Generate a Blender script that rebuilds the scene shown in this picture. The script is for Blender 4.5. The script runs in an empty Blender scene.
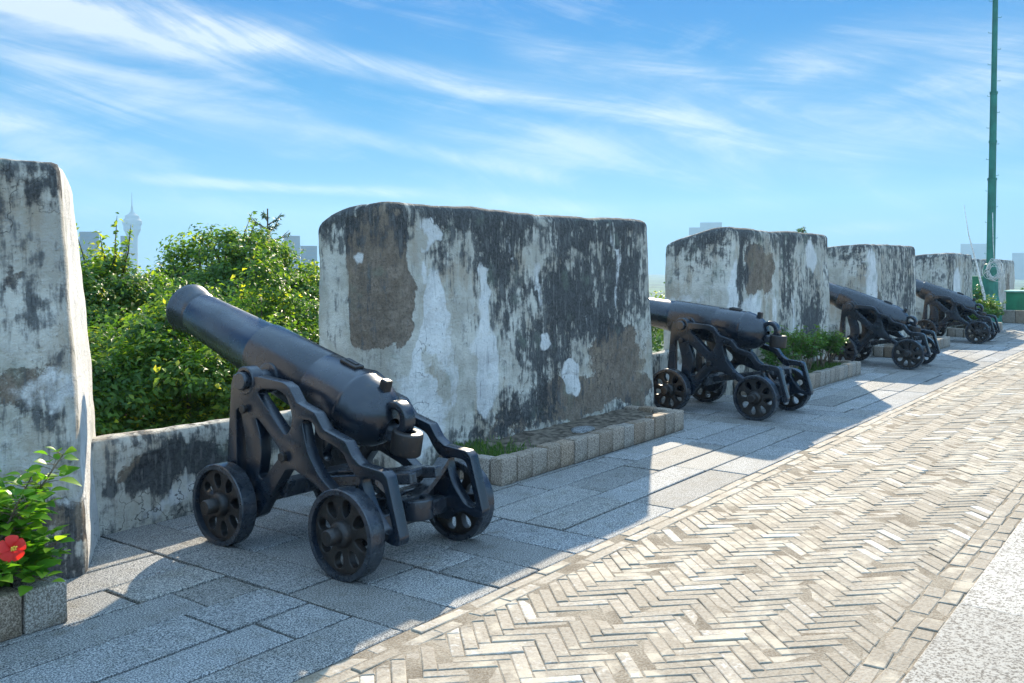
import bpy, bmesh, math, random
import numpy as np
from mathutils import Vector, Matrix, noise as mn
R_ = math.radians
random.seed(7); rng = np.random.default_rng(7)
sc = bpy.context.scene
C = sc.collection
EYE = 1.6
SUN_AZ, SUN_EL = 28.8, 27.3          # degrees from +X towards +Y

# ------------------------------------------------------------------ helpers
def link(o, parent=None, kind=None):
    C.objects.link(o)
    if parent is not None: o.parent = parent
    if kind: o['kind'] = kind
    return o
def tag(o, label=None, cat=None, group=None, kind=None):
    if label: o['label'] = label
    if cat: o['category'] = cat
    if group: o['group'] = group
    if kind: o['kind'] = kind
    return o
def empty(name, loc=(0, 0, 0), rz=0):
    o = bpy.data.objects.new(name, None); o.empty_display_size = .2
    o.location = loc; o.rotation_euler = (0, 0, rz); return link(o)
def copy_tree(o, parent=None):
    c = o.copy(); C.objects.link(c)
    if parent is not None: c.parent = parent
    for ch in list(o.children): copy_tree(ch, c)
    return c
def smooth(me, on=True): me.polygons.foreach_set('use_smooth', [on]*len(me.polygons))
def bm_obj(name, bm, mat, parent=None, kind=None, sm=False, angle=None):
    me = bpy.data.meshes.new(name); bm.normal_update(); bm.to_mesh(me); bm.free()
    me.materials.append(mat)
    if sm: smooth(me)
    if angle: me.set_sharp_from_angle(angle=R_(angle))
    return link(bpy.data.objects.new(name, me), parent, kind)
def np_mesh(name, verts, faces, mat, parent=None, kind=None, k=4, col=None, sm=False):
    verts = np.asarray(verts, np.float32); faces = np.asarray(faces, np.int32)
    me = bpy.data.meshes.new(name)
    me.vertices.add(len(verts)); me.vertices.foreach_set('co', verts.ravel())
    n = len(faces); me.loops.add(n*k); me.loops.foreach_set('vertex_index', faces.ravel())
    me.polygons.add(n); me.polygons.foreach_set('loop_start', np.arange(n, dtype=np.int32)*k)
    me.update(calc_edges=True)
    if col is not None:                       # per-face value
        a = me.attributes.new('tint', 'FLOAT', 'FACE'); a.data.foreach_set('value', np.asarray(col, np.float32))
    if sm: smooth(me)
    me.materials.append(mat); me.validate()
    return link(bpy.data.objects.new(name, me), parent, kind)
def curve_solid(name, polys, depth, bevel, mat, M, parent=None, sm=True, res=2):
    """flat outline(s) with holes, extruded; M maps local (x,y,z=thickness) to the part space"""
    cu = bpy.data.curves.new('c', 'CURVE'); cu.dimensions = '2D'; cu.fill_mode = 'BOTH'
    cu.extrude = depth/2-bevel; cu.bevel_depth = bevel; cu.bevel_resolution = res; cu.offset = -bevel
    for p in polys:
        sp = cu.splines.new('POLY'); sp.points.add(len(p)-1); sp.use_cyclic_u = True
        for q, (x, y) in zip(sp.points, p): q.co = (x, y, 0, 1)
    to = bpy.data.objects.new('c', cu); C.objects.link(to)
    dg = bpy.context.evaluated_depsgraph_get()
    me = bpy.data.meshes.new_from_object(to.evaluated_get(dg)); me.name = name
    bpy.data.objects.remove(to); bpy.data.curves.remove(cu)
    bm = bmesh.new(); bm.from_mesh(me); bmesh.ops.remove_doubles(bm, verts=bm.verts, dist=1e-5)
    bm.transform(M); bm.normal_update(); bm.to_mesh(me); bm.free()
    me.materials.clear(); me.materials.append(mat); smooth(me); me.set_sharp_from_angle(angle=R_(35))
    return link(bpy.data.objects.new(name, me), parent)
def chaikin(p, n=2, closed=True):
    for _ in range(n):
        q = []
        for i in range(len(p)):
            a, b = p[i], p[(i+1) % len(p)]
            q += [(a[0]*.75+b[0]*.25, a[1]*.75+b[1]*.25), (a[0]*.25+b[0]*.75, a[1]*.25+b[1]*.75)]
        p = q
    return p
def grow(p, d):
    cx = sum(a for a, b in p)/len(p); cy = sum(b for a, b in p)/len(p); out = []
    for a, b in p:
        v = Vector((a-cx, b-cy)); v = v*(1+d/max(v.length, .02)); out.append((cx+v.x, cy+v.y))
    return out
def roundc(p, r, n=4):
    """round polygon corners"""
    out = []
    L = len(p)
    for i in range(L):
        a, b, c = Vector(p[i-1]), Vector(p[i]), Vector(p[(i+1) % L])
        d1, d2 = (a-b), (c-b); rr = min(r, d1.length*.45, d2.length*.45)
        s, e = b+d1.normalized()*rr, b+d2.normalized()*rr
        for k in range(n+1):
            t = k/n; q = s*(1-t)**2+b*2*t*(1-t)+e*t*t; out.append((q.x, q.y))
    return out
def add_box(bm, c, s, M=None, bev=0):
    r = bmesh.ops.create_cube(bm, size=1)
    vs = r['verts']
    for v in vs: v.co = Vector((v.co.x*s[0], v.co.y*s[1], v.co.z*s[2]))
    if bev:
        es = list({e for v in vs for e in v.link_edges})
        b = bmesh.ops.bevel(bm, geom=es, offset=bev, segments=2, affect='EDGES', profile=.5)
        vs = list({v for f in b['faces'] for v in f.verts} | {v for v in vs if v.is_valid})
    T = Matrix.Translation(c)
    if M is not None: T = T @ M
    bmesh.ops.transform(bm, matrix=T, verts=vs)
def add_lathe(bm, prof, n=32, M=None, closed=False):
    rings = []
    for (s, r) in prof:
        if r < 1e-6: rings.append([bm.verts.new((0, 0, s))])
        else: rings.append([bm.verts.new((r*math.cos(2*math.pi*i/n), r*math.sin(2*math.pi*i/n), s)) for i in range(n)])
    for a, b in zip(rings, rings[1:]):
        for i in range(n):
            j = (i+1) % n
            if len(a) == 1 and len(b) == 1: continue
            if len(a) == 1: bm.faces.new((a[0], b[i], b[j]))
            elif len(b) == 1: bm.faces.new((a[i], b[0], a[j]))
            else: bm.faces.new((a[i], b[i], b[j], a[j]))
    vs = [v for r in rings for v in r]
    if M is not None: bmesh.ops.transform(bm, matrix=M, verts=vs)
    bmesh.ops.recalc_face_normals(bm, faces=list({f for v in vs for f in v.link_faces}))
def add_tube(bm, pts, rad, n=8, cap=True):
    pts = [Vector(p) for p in pts]
    rads = rad if hasattr(rad, '__len__') else [rad]*len(pts)
    rings = []; up = None
    for i, p in enumerate(pts):
        d = (pts[min(i+1, len(pts)-1)]-pts[max(i-1, 0)]).normalized()
        if up is None: up = Vector((0, 0, 1)) if abs(d.z) < .9 else Vector((1, 0, 0))
        a = d.cross(up).normalized(); b = a.cross(d).normalized(); up = b
        rings.append([bm.verts.new(p+a*math.cos(2*math.pi*k/n)*rads[i]+b*math.sin(2*math.pi*k/n)*rads[i]) for k in range(n)])
    for a, b in zip(rings, rings[1:]):
        for i in range(n): bm.faces.new((a[i], a[(i+1) % n], b[(i+1) % n], b[i]))
    if cap: bm.faces.new(rings[0][::-1]); bm.faces.new(rings[-1])
def axis(d):  # matrix turning +Z to d
    return Vector((0, 0, 1)).rotation_difference(Vector(d)).to_matrix().to_4x4()

# ------------------------------------------------------------------ material node helper
class NT:
    def __init__(s, name):
        s.m = bpy.data.materials.new(name); s.m.use_nodes = True; s.t = s.m.node_tree; s.t.nodes.clear()
        s.out = s.t.nodes.new('ShaderNodeOutputMaterial')
    def n(s, typ, **kw):
        nd = s.t.nodes.new(typ)
        for k, v in kw.items(): setattr(nd, k, v)
        return nd
    def l(s, a, b): s.t.links.new(a, b)
    def put(s, sock, v):
        if hasattr(v, 'is_linked') or hasattr(v, 'links'): s.l(v, sock)
        else: sock.default_value = v
    def co(s, which='Object', scale=(1, 1, 1), loc=(0, 0, 0), rot=(0, 0, 0)):
        tc = s.n('ShaderNodeTexCoord'); mp = s.n('ShaderNodeMapping'); s.l(tc.outputs[which], mp.inputs[0])
        mp.inputs['Scale'].default_value = scale; mp.inputs['Location'].default_value = loc; mp.inputs['Rotation'].default_value = rot
        return mp.outputs[0]
    def noise(s, vec, scale, detail=4, rough=.55, dist=0):
        nd = s.n('ShaderNodeTexNoise'); s.l(vec, nd.inputs['Vector']); nd.inputs['Scale'].default_value = scale
        nd.inputs['Detail'].default_value = detail; nd.inputs['Roughness'].default_value = rough; nd.inputs['Distortion'].default_value = dist
        return nd.outputs[0]
    def math(s, op, a, b=0.0, c=None, clamp=False):
        nd = s.n('ShaderNodeMath', operation=op, use_clamp=clamp); s.put(nd.inputs[0], a); s.put(nd.inputs[1], b)
        if c is not None: s.put(nd.inputs[2], c)
        return nd.outputs[0]
    def ramp(s, fac, a, b, lo=0.0, hi=1.0):
        nd = s.n('ShaderNodeMapRange'); nd.interpolation_type = 'SMOOTHSTEP'; s.put(nd.inputs[0], fac)
        for i, v in enumerate((a, b, lo, hi)): nd.inputs[i+1].default_value = v
        return nd.outputs[0]
    def mix(s, f, a, b, mode='MIX'):
        nd = s.n('ShaderNodeMix', data_type='RGBA', blend_type=mode); s.put(nd.inputs[0], f)
        for i, v in ((6, a), (7, b)):
            if isinstance(v, tuple): v = (*v, 1) if len(v) == 3 else v
            s.put(nd.inputs[i], v)
        return nd.outputs[2]
    def attr(s, name):
        nd = s.n('ShaderNodeAttribute', attribute_name=name); return nd.outputs['Fac']
    def bump(s, h, strength=.5, dist=.01):
        nd = s.n('ShaderNodeBump'); s.l(h, nd.inputs['Height']); nd.inputs['Strength'].default_value = strength; nd.inputs['Distance'].default_value = dist
        return nd.outputs[0]
    def bsdf(s, col, rough=.8, normal=None, spec=.3, metal=0):
        b = s.n('ShaderNodeBsdfPrincipled')
        if isinstance(col, tuple): col = (*col, 1)
        s.put(b.inputs['Base Color'], col); s.put(b.inputs['Roughness'], rough); b.inputs['Specular IOR Level'].default_value = spec
        s.put(b.inputs['Metallic'], metal)
        if normal is not None: s.l(normal, b.inputs['Normal'])
        s.l(b.outputs[0], s.out.inputs[0]); return b

def mat_simple(name, col, rough=.7, var=.15, scale=8, spec=.3, bump=.2):
    t = NT(name); v = t.co(); a = t.noise(v, scale, 5); c2 = tuple(max(0, x*(1-2*var)) for x in col); c3 = tuple(min(1, x*(1+2*var)) for x in col)
    col_ = t.mix(t.ramp(a, .3, .7), c2, c3); t.bsdf(col_, rough, t.bump(t.noise(v, scale*6, 4), bump, .01), spec); return t.m

def mat_iron():
    t = NT('black_iron_paint'); v = t.co()
    a = t.noise(v, 3.5, 6, .6); b = t.noise(v, 26, 5, .6); g = t.n('ShaderNodeNewGeometry')
    col = t.mix(t.ramp(a, .35, .7), (.004, .008, .014), (.008, .014, .024))
    col = t.mix(t.math('MULTIPLY', t.ramp(b, .56, .72), t.ramp(a, .35, .6)), col, (.024, .019, .016))
    col = t.mix(t.math('MULTIPLY', t.ramp(t.noise(v, 90, 3, .6), .67, .75), .6), col, (.05, .03, .02))       # rust pin spots
    sg = t.n('ShaderNodeSeparateXYZ'); t.l(g.outputs['Normal'], sg.inputs[0]); dust = t.math('MULTIPLY', t.ramp(sg.outputs[2], .55, 1), t.ramp(t.noise(v, 6, 6, .65), .42, .66))
    col = t.mix(t.math('MULTIPLY', dust, .10), col, (.13, .12, .105))
    edge = t.math('MULTIPLY', t.ramp(g.outputs['Pointiness'], .52, .62), t.ramp(b, .3, .6))
    col = t.mix(t.math('MULTIPLY', edge, .5), col, (.09, .095, .10))
    r = t.math('MULTIPLY_ADD', t.noise(v, 8, 4, .55), .22, .16)
    h = t.math('ADD', t.noise(v, 60, 4, .6), t.math('MULTIPLY', t.noise(v, 9, 3), .6))
    t.bsdf(col, r, t.bump(h, .12, .005), .65); return t.m
def mat_iron_rust():
    t = NT('worn_iron'); v = t.co()
    a = t.noise(v, 5, 6, .6); b = t.noise(v, 40, 5, .6)
    col = t.mix(t.ramp(a, .38, .66), (.007, .007, .008), (.022, .016, .012))
    col = t.mix(t.math('MULTIPLY', t.ramp(b, .55, .7), .7), col, (.055, .034, .022))
    h = t.math('ADD', t.noise(v, 75, 4, .6), t.math('MULTIPLY', t.noise(v, 14, 3), .5))
    t.bsdf(col, t.math('MULTIPLY_ADD', b, .3, .32), t.bump(h, .45, .006), .5); return t.m

def mat_granite(name, dark, light, warm, speck=130, dirt=.5, con=(.40, .62), world=False):
    t = NT(name); v = t.co('Object')
    s1 = t.noise(v, speck, 2, .7); s2 = t.noise(v, speck*2.3, 1, .5); big = t.noise(v, 1.3, 4); mid = t.noise(v, 9, 4, .6)
    ti = t.attr('tint')
    g = t.ramp(t.math('ADD', t.math('MULTIPLY', s1, .65), t.math('MULTIPLY', s2, .35)), *con)
    col = t.mix(g, dark, light)
    col = t.mix(t.math('MULTIPLY', ti, .75), col, warm, 'MULTIPLY')
    col = t.mix(t.math('MULTIPLY', t.ramp(mid, .45, .75), dirt), col, (.62, .58, .50), 'MULTIPLY')
    col = t.mix(t.math('MULTIPLY', t.ramp(big, .42, .68), dirt*.8), col, (.66, .66, .64), 'MULTIPLY')
    br = t.math('FRACT', t.math('MULTIPLY', ti, 7.31)); col = t.mix(1.0, col, t.mix(br, (.80, .80, .80), (1.12, 1.12, 1.12)), 'MULTIPLY')
    st_ = t.ramp(t.noise(v, 3.1, 6, .65), .60, .72); col = t.mix(t.math('MULTIPLY', st_, .55), col, (.50, .40, .30), 'MULTIPLY')
    h = t.math('ADD', s1, t.math('MULTIPLY', mid, .8))
    t.bsdf(col, t.math('MULTIPLY_ADD', s1, .2, .70), t.bump(h, .45, .004), .18); return t.m

M = {}
M['iron'] = mat_iron(); M['rust'] = mat_iron_rust()
M['paver'] = mat_granite('paver_granite', (.055, .065, .075), (.50, .49, .47), (.80, .74, .66))
M['slab'] = mat_granite('pale_granite', (.12, .105, .09), (.45, .415, .365), (.9, .85, .78), speck=58, dirt=.25, con=(.38, .56))
M['kerb'] = mat_granite('kerb_granite', (.15, .125, .10), (.46, .41, .35), (.85, .66, .50), speck=110, dirt=.7)
M['joint'] = mat_simple('joint_dirt', (.05, .047, .04), .95, .3, 30)

def mat_brick():
    t = NT('worn_paving_brick'); v = t.co(); ti = t.attr('tint')
    n1 = t.noise(v, 7, 5, .6); n2 = t.noise(v, 60, 5, .65); n3 = t.noise(v, 1.1, 3)
    cr = t.n('ShaderNodeValToRGB'); t.l(ti, cr.inputs[0]); e = cr.color_ramp.elements
    e[0].position = 0; e[0].color = (.29, .24, .18, 1); e[1].position = 1; e[1].color = (.57, .53, .46, 1)
    for p, c in ((.3, (.25, .21, .16)), (.62, (.30, .255, .20)), (.82, (.36, .31, .25))): k = e.new(p); k.color = (*c, 1)
    col = t.mix(t.ramp(n2, .35, .75), cr.outputs[0], (.62, .56, .50), 'MULTIPLY')
    sand = t.ramp(t.math('ADD', n1, t.math('MULTIPLY', n3, .7)), .84, 1.0)
    col = t.mix(t.math('MULTIPLY', sand, .8), col, (.40, .335, .25))
    wt = t.math('MULTIPLY', t.ramp(t.noise(v, 24, 4, .6), .56, .66), t.ramp(ti, .35, .8))
    col = t.mix(t.math('MULTIPLY', wt, .35), col, (.66, .63, .58))
    t.bsdf(col, .8, t.bump(t.math('ADD', n2, n1), .6, .006), .25); return t.m
def mat_sand():
    t = NT('sandy_mortar'); v = t.co(); n1 = t.noise(v, 4, 5, .6); n2 = t.noise(v, 90, 4, .7)
    col = t.mix(t.ramp(n1, .35, .65), (.235, .19, .14), (.34, .285, .215)); col = t.mix(t.ramp(n2, .35, .65), col, (.6, .55, .5), 'MULTIPLY')
    t.bsdf(col, .95, t.bump(n2, .7, .006), .1); return t.m
M['brick'] = mat_brick(); M['sand'] = mat_sand()
M['soil'] = mat_simple('dry_soil', (.13, .105, .08), .95, .3, 14, .1, .9)
M['pole'] = mat_simple('green_mast_paint', (.02, .15, .10), .45, .12, 3, .5)
M['green'] = mat_simple('green_panel_paint', (.02, .17, .075), .5, .12, 3, .5)
M['rope'] = mat_simple('pale_rope', (.6, .58, .53), .9, .15, 30)
M['bark'] = mat_simple('bark', (.10, .075, .05), .95, .3, 10, .1, .9)
M['stem'] = mat_simple('shrub_stem', (.16, .12, .08), .9, .2, 20)
M['concrete'] = mat_simple('far_concrete', (.15, .15, .15), .8, .06, .05, .2, 0)
M['concrete_dark'] = mat_simple('far_glass_bands', (.10, .12, .14), .4, .05, .1, .5, 0)
M['earth'] = mat_simple('city_greenery', (.055, .085, .035), .95, .3, .02, .1, 0)

def mat_leaf(name, dark, mid, light, trans=.5, rough=.45):
    t = NT(name); ti = t.attr('tint'); v = t.co()
    cr = t.n('ShaderNodeValToRGB'); t.l(ti, cr.inputs[0]); e = cr.color_ramp.elements
    e[0].position = 0; e[0].color = (*dark, 1); e[1].position = 1; e[1].color = (*light, 1); k = e.new(.55); k.color = (*mid, 1)
    b = t.n('ShaderNodeBsdfPrincipled'); t.l(cr.outputs[0], b.inputs['Base Color']); b.inputs['Roughness'].default_value = rough
    b.inputs['Specular IOR Level'].default_value = .4
    tr = t.n('ShaderNodeBsdfTranslucent'); tc = t.mix(1.0, cr.outputs[0], (1.35, 1.25, .45), 'MULTIPLY'); t.l(tc, tr.inputs[0])
    mx = t.n('ShaderNodeMixShader'); mx.inputs[0].default_value = trans; t.l(b.outputs[0], mx.inputs[1]); t.l(tr.outputs[0], mx.inputs[2])
    t.l(mx.outputs[0], t.out.inputs[0]); return t.m
M['leaf'] = mat_leaf('tree_leaf', (.045, .12, .025), (.13, .245, .03), (.48, .50, .05), .62)
M['leaf_pine'] = mat_leaf('dark_leaf', (.02, .055, .018), (.035, .085, .022), (.08, .13, .03), .35)
M['leaf_hib'] = mat_leaf('hibiscus_leaf', (.05, .17, .02), (.12, .30, .03), (.42, .56, .05), .6, .35)
M['leaf_shrub'] = mat_leaf('shrub_leaf', (.03, .085, .02), (.06, .15, .028), (.14, .24, .04), .45)
M['petal'] = mat_leaf('red_petal', (.62, .015, .01), (.75, .02, .012), (.85, .05, .03), .35)
M['stamen'] = mat_simple('yellow_stamen', (.75, .45, .05), .7, .1)
M['grass'] = mat_leaf('grass_blade', (.04, .09, .02), (.07, .15, .03), (.16, .24, .05), .4)

# ------------------------------------------------------------------ plaster walls
def mat_wall(name='weathered_plaster', off=(0, 0, 0)):
    """attributes (painted on the mesh): mold, brown, pale  -> crisp edges by noise here"""
    t = NT(name); v = t.co('Object', loc=off)
    vs = t.co('Object', scale=(1, 1, .16), loc=off)        # vertical streaks
    st = t.noise(vs, 9, 5, .65); st2 = t.noise(vs, 30, 4, .6)
    n1 = t.noise(v, 2.6, 6, .62); n2 = t.noise(v, 11, 6, .65); n3 = t.noise(v, 48, 5, .7); nb = t.noise(v, 1.1, 4)
    mold, brown, pale = t.attr('mold'), t.attr('brown'), t.attr('pale')
    # base plaster
    col = t.mix(t.ramp(n1, .36, .64), (.40, .365, .30), (.58, .54, .46))
    col = t.mix(t.math('MULTIPLY', t.ramp(n2, .45, .7), .45), col, (.36, .335, .30))
    # brown bare render
    bf = t.ramp(t.math('ADD', brown, t.math('ADD', t.math('MULTIPLY', t.math('SUBTRACT', n2, .5), .9), t.math('MULTIPLY', t.math('SUBTRACT', n3, .5), .5))), .42, .58)
    bc = t.mix(t.ramp(n2, .3, .7), (.15, .115, .085), (.27, .21, .16))
    bc = t.mix(t.ramp(n3, .45, .7), bc, (.11, .09, .07))
    col = t.mix(bf, col, bc)
    col = t.mix(t.math('MULTIPLY', t.ramp(t.math('ADD', t.math('MULTIPLY', t.noise(v, 1.7, 6, .6), .6), t.math('MULTIPLY', st, .4)), .49, .62), .6), col, (.33, .255, .175))
    # mold: dark, streaky
    fld = t.math('ADD', mold, t.math('MULTIPLY', t.math('SUBTRACT', st, .5), .95))
    fld = t.math('ADD', fld, t.math('MULTIPLY', t.math('SUBTRACT', n2, .5), 1.15)); fld = t.math('ADD', fld, t.math('MULTIPLY', t.math('SUBTRACT', n1, .5), .9))
    fld = t.math('ADD', fld, t.math('MULTIPLY', t.math('SUBTRACT', st2, .5), .85))
    mf = t.math('MULTIPLY', t.ramp(fld, .38, .72), t.ramp(t.math('ADD', n3, fld), .62, 1.05, .45, 1))
    mc = t.mix(t.ramp(n3, .35, .65), (.020, .022, .025), (.066, .068, .070)); mc = t.mix(t.math('MULTIPLY', t.ramp(t.math('ADD', n2, t.math('MULTIPLY', t.math('SUBTRACT', st2, .5), 1.3)), .50, .80), .60), mc, (.17, .17, .16))
    col = t.mix(t.math('MULTIPLY', mf, .93), col, mc)
    # pale drips and fresh patches
    pf = t.ramp(t.math('ADD', pale, t.math('ADD', t.math('MULTIPLY', t.math('SUBTRACT', n2, .5), .7), t.math('MULTIPLY', t.math('SUBTRACT', st, .5), .5))), .42, .66)
    pc = t.mix(t.ramp(n1, .3, .7), (.55, .53, .50), (.74, .71, .66)); pc = t.mix(t.ramp(n3, .55, .75), pc, (.45, .44, .42))
    col = t.mix(t.math('MULTIPLY', pf, .92), col, pc)
    # thin rain streaks, greenish algae and hairline cracks
    col = t.mix(t.math('MULTIPLY', t.ramp(st2, .56, .72), .45), col, (.14, .135, .125))
    col = t.mix(t.math('MULTIPLY', t.ramp(t.noise(v, 3.7, 4), .56, .7), .35), col, (.17, .20, .15))
    vo = t.n('ShaderNodeTexVoronoi', feature='DISTANCE_TO_EDGE'); vw = t.n('ShaderNodeVectorMath', operation='ADD'); t.l(v, vw.inputs[0])
    nz = t.n('ShaderNodeTexNoise'); t.l(v, nz.inputs['Vector']); nz.inputs['Scale'].default_value = 3; nz.inputs['Detail'].default_value = 5; t.l(nz.outputs['Color'], vw.inputs[1]); t.l(vw.outputs[0], vo.inputs['Vector']); vo.inputs['Scale'].default_value = 1.6
    crk = t.math('MULTIPLY', t.ramp(vo.outputs['Distance'], .012, .002), t.ramp(nb, .48, .60)); col = t.mix(t.math('MULTIPLY', crk, .8), col, (.05, .045, .04))
    # speckled grime
    col = t.mix(t.math('MULTIPLY', t.ramp(n3, .60, .70), t.ramp(nb, .4, .6, .2, .8)), col, (.07, .065, .06))
    h = t.math('ADD', t.math('MULTIPLY', n3, .5), t.math('ADD', n2, t.math('MULTIPLY', bf, -.35)))
    t.bsdf(col, .9, t.bump(h, .9, .026), .12); return t.m

def blob(x, z, B):
    """sum of soft ellipses (cx,cz,rx,rz,amp)"""
    f = np.zeros_like(x)
    for cx, cz, rx, rz, a in B:
        d = np.sqrt(((x-cx)/rx)**2+((z-cz)/rz)**2)
        w = np.clip((1.45-d)/.9, 0, 1); w = w*w*(3-2*w)*a
        f = np.where(np.abs(w) > np.abs(f), w, f) if a > 0 else f+w
    return f

def rounded_block(name, L, D, H, step, mat, fn, mold, brown, pale, seed=0, rad=.09, topdrop=.22, shave=None, parent=None):
    """block built about its front-left base corner: x along wall, y outwards, z up. fn(x,y,z) warps to final shape"""
    V = []; Fc = []; idx = {}
    nx, ny, nz = [max(2, int(round(a/step))) for a in (L, D, H)]
    def vid(i, j, k):
        key = (i, j, k)
        if key not in idx: idx[key] = len(V); V.append((L*i/nx, D*j/ny, H*k/nz))
        return idx[key]
    for i in range(nx):
        for k in range(nz):
            Fc.append((vid(i, 0, k), vid(i+1, 0, k), vid(i+1, 0, k+1), vid(i, 0, k+1)))
            Fc.append((vid(i+1, ny, k), vid(i, ny, k), vid(i, ny, k+1), vid(i+1, ny, k+1)))
        for j in range(ny):
            Fc.append((vid(i, j, nz), vid(i+1, j, nz), vid(i+1, j+1, nz), vid(i, j+1, nz)))
    for j in range(ny):
        for k in range(nz):
            Fc.append((vid(0, j+1, k), vid(0, j, k), vid(0, j, k+1), vid(0, j+1, k+1)))
            Fc.append((vid(nx, j, k), vid(nx, j+1, k), vid(nx, j+1, k+1), vid(nx, j, k+1)))
    P = np.array(V, float)
    lo = np.array([rad, rad, -1]); hi = np.array([L-rad, D-rad, H-rad])
    q = np.clip(P, lo, hi); d = P-q; n = np.linalg.norm(d, axis=1, keepdims=True)
    P = np.where(n > 1e-9, q+d/np.maximum(n, 1e-9)*np.minimum(n, rad), P)
    nrm = np.where(n > 1e-9, d/np.maximum(n, 1e-9), 0)
    P0 = P.copy()
    for i in range(len(P)):
        p = Vector(P0[i])+Vector((seed*7.3, seed*3.1, 0))
        a = mn.noise(p*1.3)*.022+mn.noise(p*4.5)*.010+mn.noise(p*13)*.004
        P[i] += nrm[i]*a
    X, Z = P0[:, 0].copy(), P0[:, 2].copy()
    P = fn(P, P0)
    o = np_mesh(name, P, Fc, mat, parent, sm=True)
    me = o.data
    for nm, B in (('mold', mold), ('brown', brown), ('pale', pale)):
        at = me.attributes.new(nm, 'FLOAT', 'POINT')
        if 'WX' not in locals():
            WX = np.array([mn.noise(Vector((a*2.6+seed, b*2.6, c)))*.16+mn.noise(Vector((a*8, b*8+seed, c)))*.07 for a, b, c in zip(X, Z, P0[:, 1])])
            WZ = np.array([mn.noise(Vector((a*2.6+seed+40, b*2.6, c)))*.16+mn.noise(Vector((a*8+40, b*8+seed, c)))*.07 for a, b, c in zip(X, Z, P0[:, 1])])
            X, Z = X+WX, Z+WZ
        f = B(X, P0[:, 1], Z) if callable(B) else blob(X, Z, B)
        at.data.foreach_set('value', f.astype(np.float32))
    return o

WALL = [mat_wall('weathered_plaster_%s' % s, (k*13.7, k*5.1, k*3.3)) for k, s in enumerate(('a', 'b', 'c'))]

def merlon(x0b, x0f, x1f, x1b, H, yf, D, mat, mold, brown, pale, label, seed, step, rad=.075, drop=.2, pw=1.6, batter=.03, lean=(.05, .05)):
    """x0f/x1f: ends of front face; x0b/x1b: ends at the back"""
    L = x1f-x0f
    def fn(P, P0):
        t = P0[:, 1]/D; s = P0[:, 0]/L; z = P0[:, 2]/H
        P[:, 0] += (1-s)*(x0b-x0f)*t+s*(x1b-x1f)*t
        P[:, 0] += z*(lean[0]*(1-s)-(lean[1]+(lean[-1]-lean[1])*np.clip(t, 0, 1))*s)                      # ends lean in
        P[:, 1] += batter*z*(1-2*t)
        k = np.clip((z-.6)/.4, 0, 1)
        P[:, 2] -= k*drop*t**pw                             # the top falls outwards
        P[:, 2] += k*.006*np.sin(P0[:, 0]*1.7+seed)
        return P
    o = rounded_block('merlon', L, D, H, step, mat, fn, mold, brown, pale, seed, rad=rad)
    o.location = (x0f, yf, 0); tag(o, label, 'wall', 'thick plastered merlons of the parapet'); return o

def top_mold(H, B, base=.30, edge=.5, bottom=0.0):
    def f(x, y, z):
        g = base+edge*np.clip((z-(H-.35))/.35, 0, 1)+bottom*np.clip((.35-z)/.35, 0, 1)
        for cx, cz, rx, rz, a in B:
            d = np.sqrt(((x-cx)/rx)**2+((z-cz)/rz)**2); w = np.clip((1.45-d)/.9, 0, 1); g = g+w*w*(3-2*w)*a
        return g
    return f

# M1 : the big one in the middle (x local = X-4.95)
merlon(4.99, 4.93, 8.93, 8.85, 2.06, 4.7, .92, WALL[0],
       top_mold(2.07, [(2.75, 1.45, .85, .5, .40), (1.35, 1.55, .32, .45, .30), (2.2, 1.0, .7, .45, .22), (3.55, 1.35, .4, .5, .2), (1.0, 1.75, .8, .25, .22),
                       (.62, .62, .30, .28, -.45), (.3, 1.25, .15, .6, -.4), (1.05, .55, .35, .4, -.2), (1.4, .35, .9, .18, .38), (1.95, .75, .45, .3, .18), (3.6, .8, .3, .3, -.1),
                       (2.9, 1.0, .22, .22, .22), (1.05, .62, .10, .25, .5)], .33, .46, .28),
       lambda x, y, z: np.maximum(blob(x, z, [(2.5, .35, .75, .22, .9), (3.2, .72, .5, .36, .95), (3.5, .30, .5, .2, .8), (1.4, .2, .6, .15, .6)]), np.clip(np.minimum.reduce([(.17-x)/.10+.5, (.50-y+(z-1.5)*.05)/.05+.5, (z-1.02)/.1+.5, (2.02-z)/.06+.5]), 0, 1)),
       lambda x, y, z: np.maximum(blob(x, z, [(.34, 1.0, .07, .75, .9), (.50, 1.25, .11, .38, .95), (.62, .75, .10, .4, .6), (1.12, .72, .20, .36, .85), (1.10, 1.30, .07, .35, .8), (1.95, .93, .12, .09, 1.0), (2.32, .58, .19, .15, 1.0),
        (3.28, 1.55, .08, .5, .6), (.25, .45, .4, .3, .8), (1.9, 1.45, .05, .4, .55), (.42, 1.88, .1, .1, .8), (1.5, 1.6, .05, .35, .5), (2.6, 1.1, .04, .5, .45)]), .9*np.exp(-((y-.36)/.09)**2-((z-1.75)/.10)**2)*(x < .3)),
       'large streaked merlon behind the nearest cannon, brown bare patch at its left corner', 1, .045, drop=.17, pw=4, lean=(-.05, .16))
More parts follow.
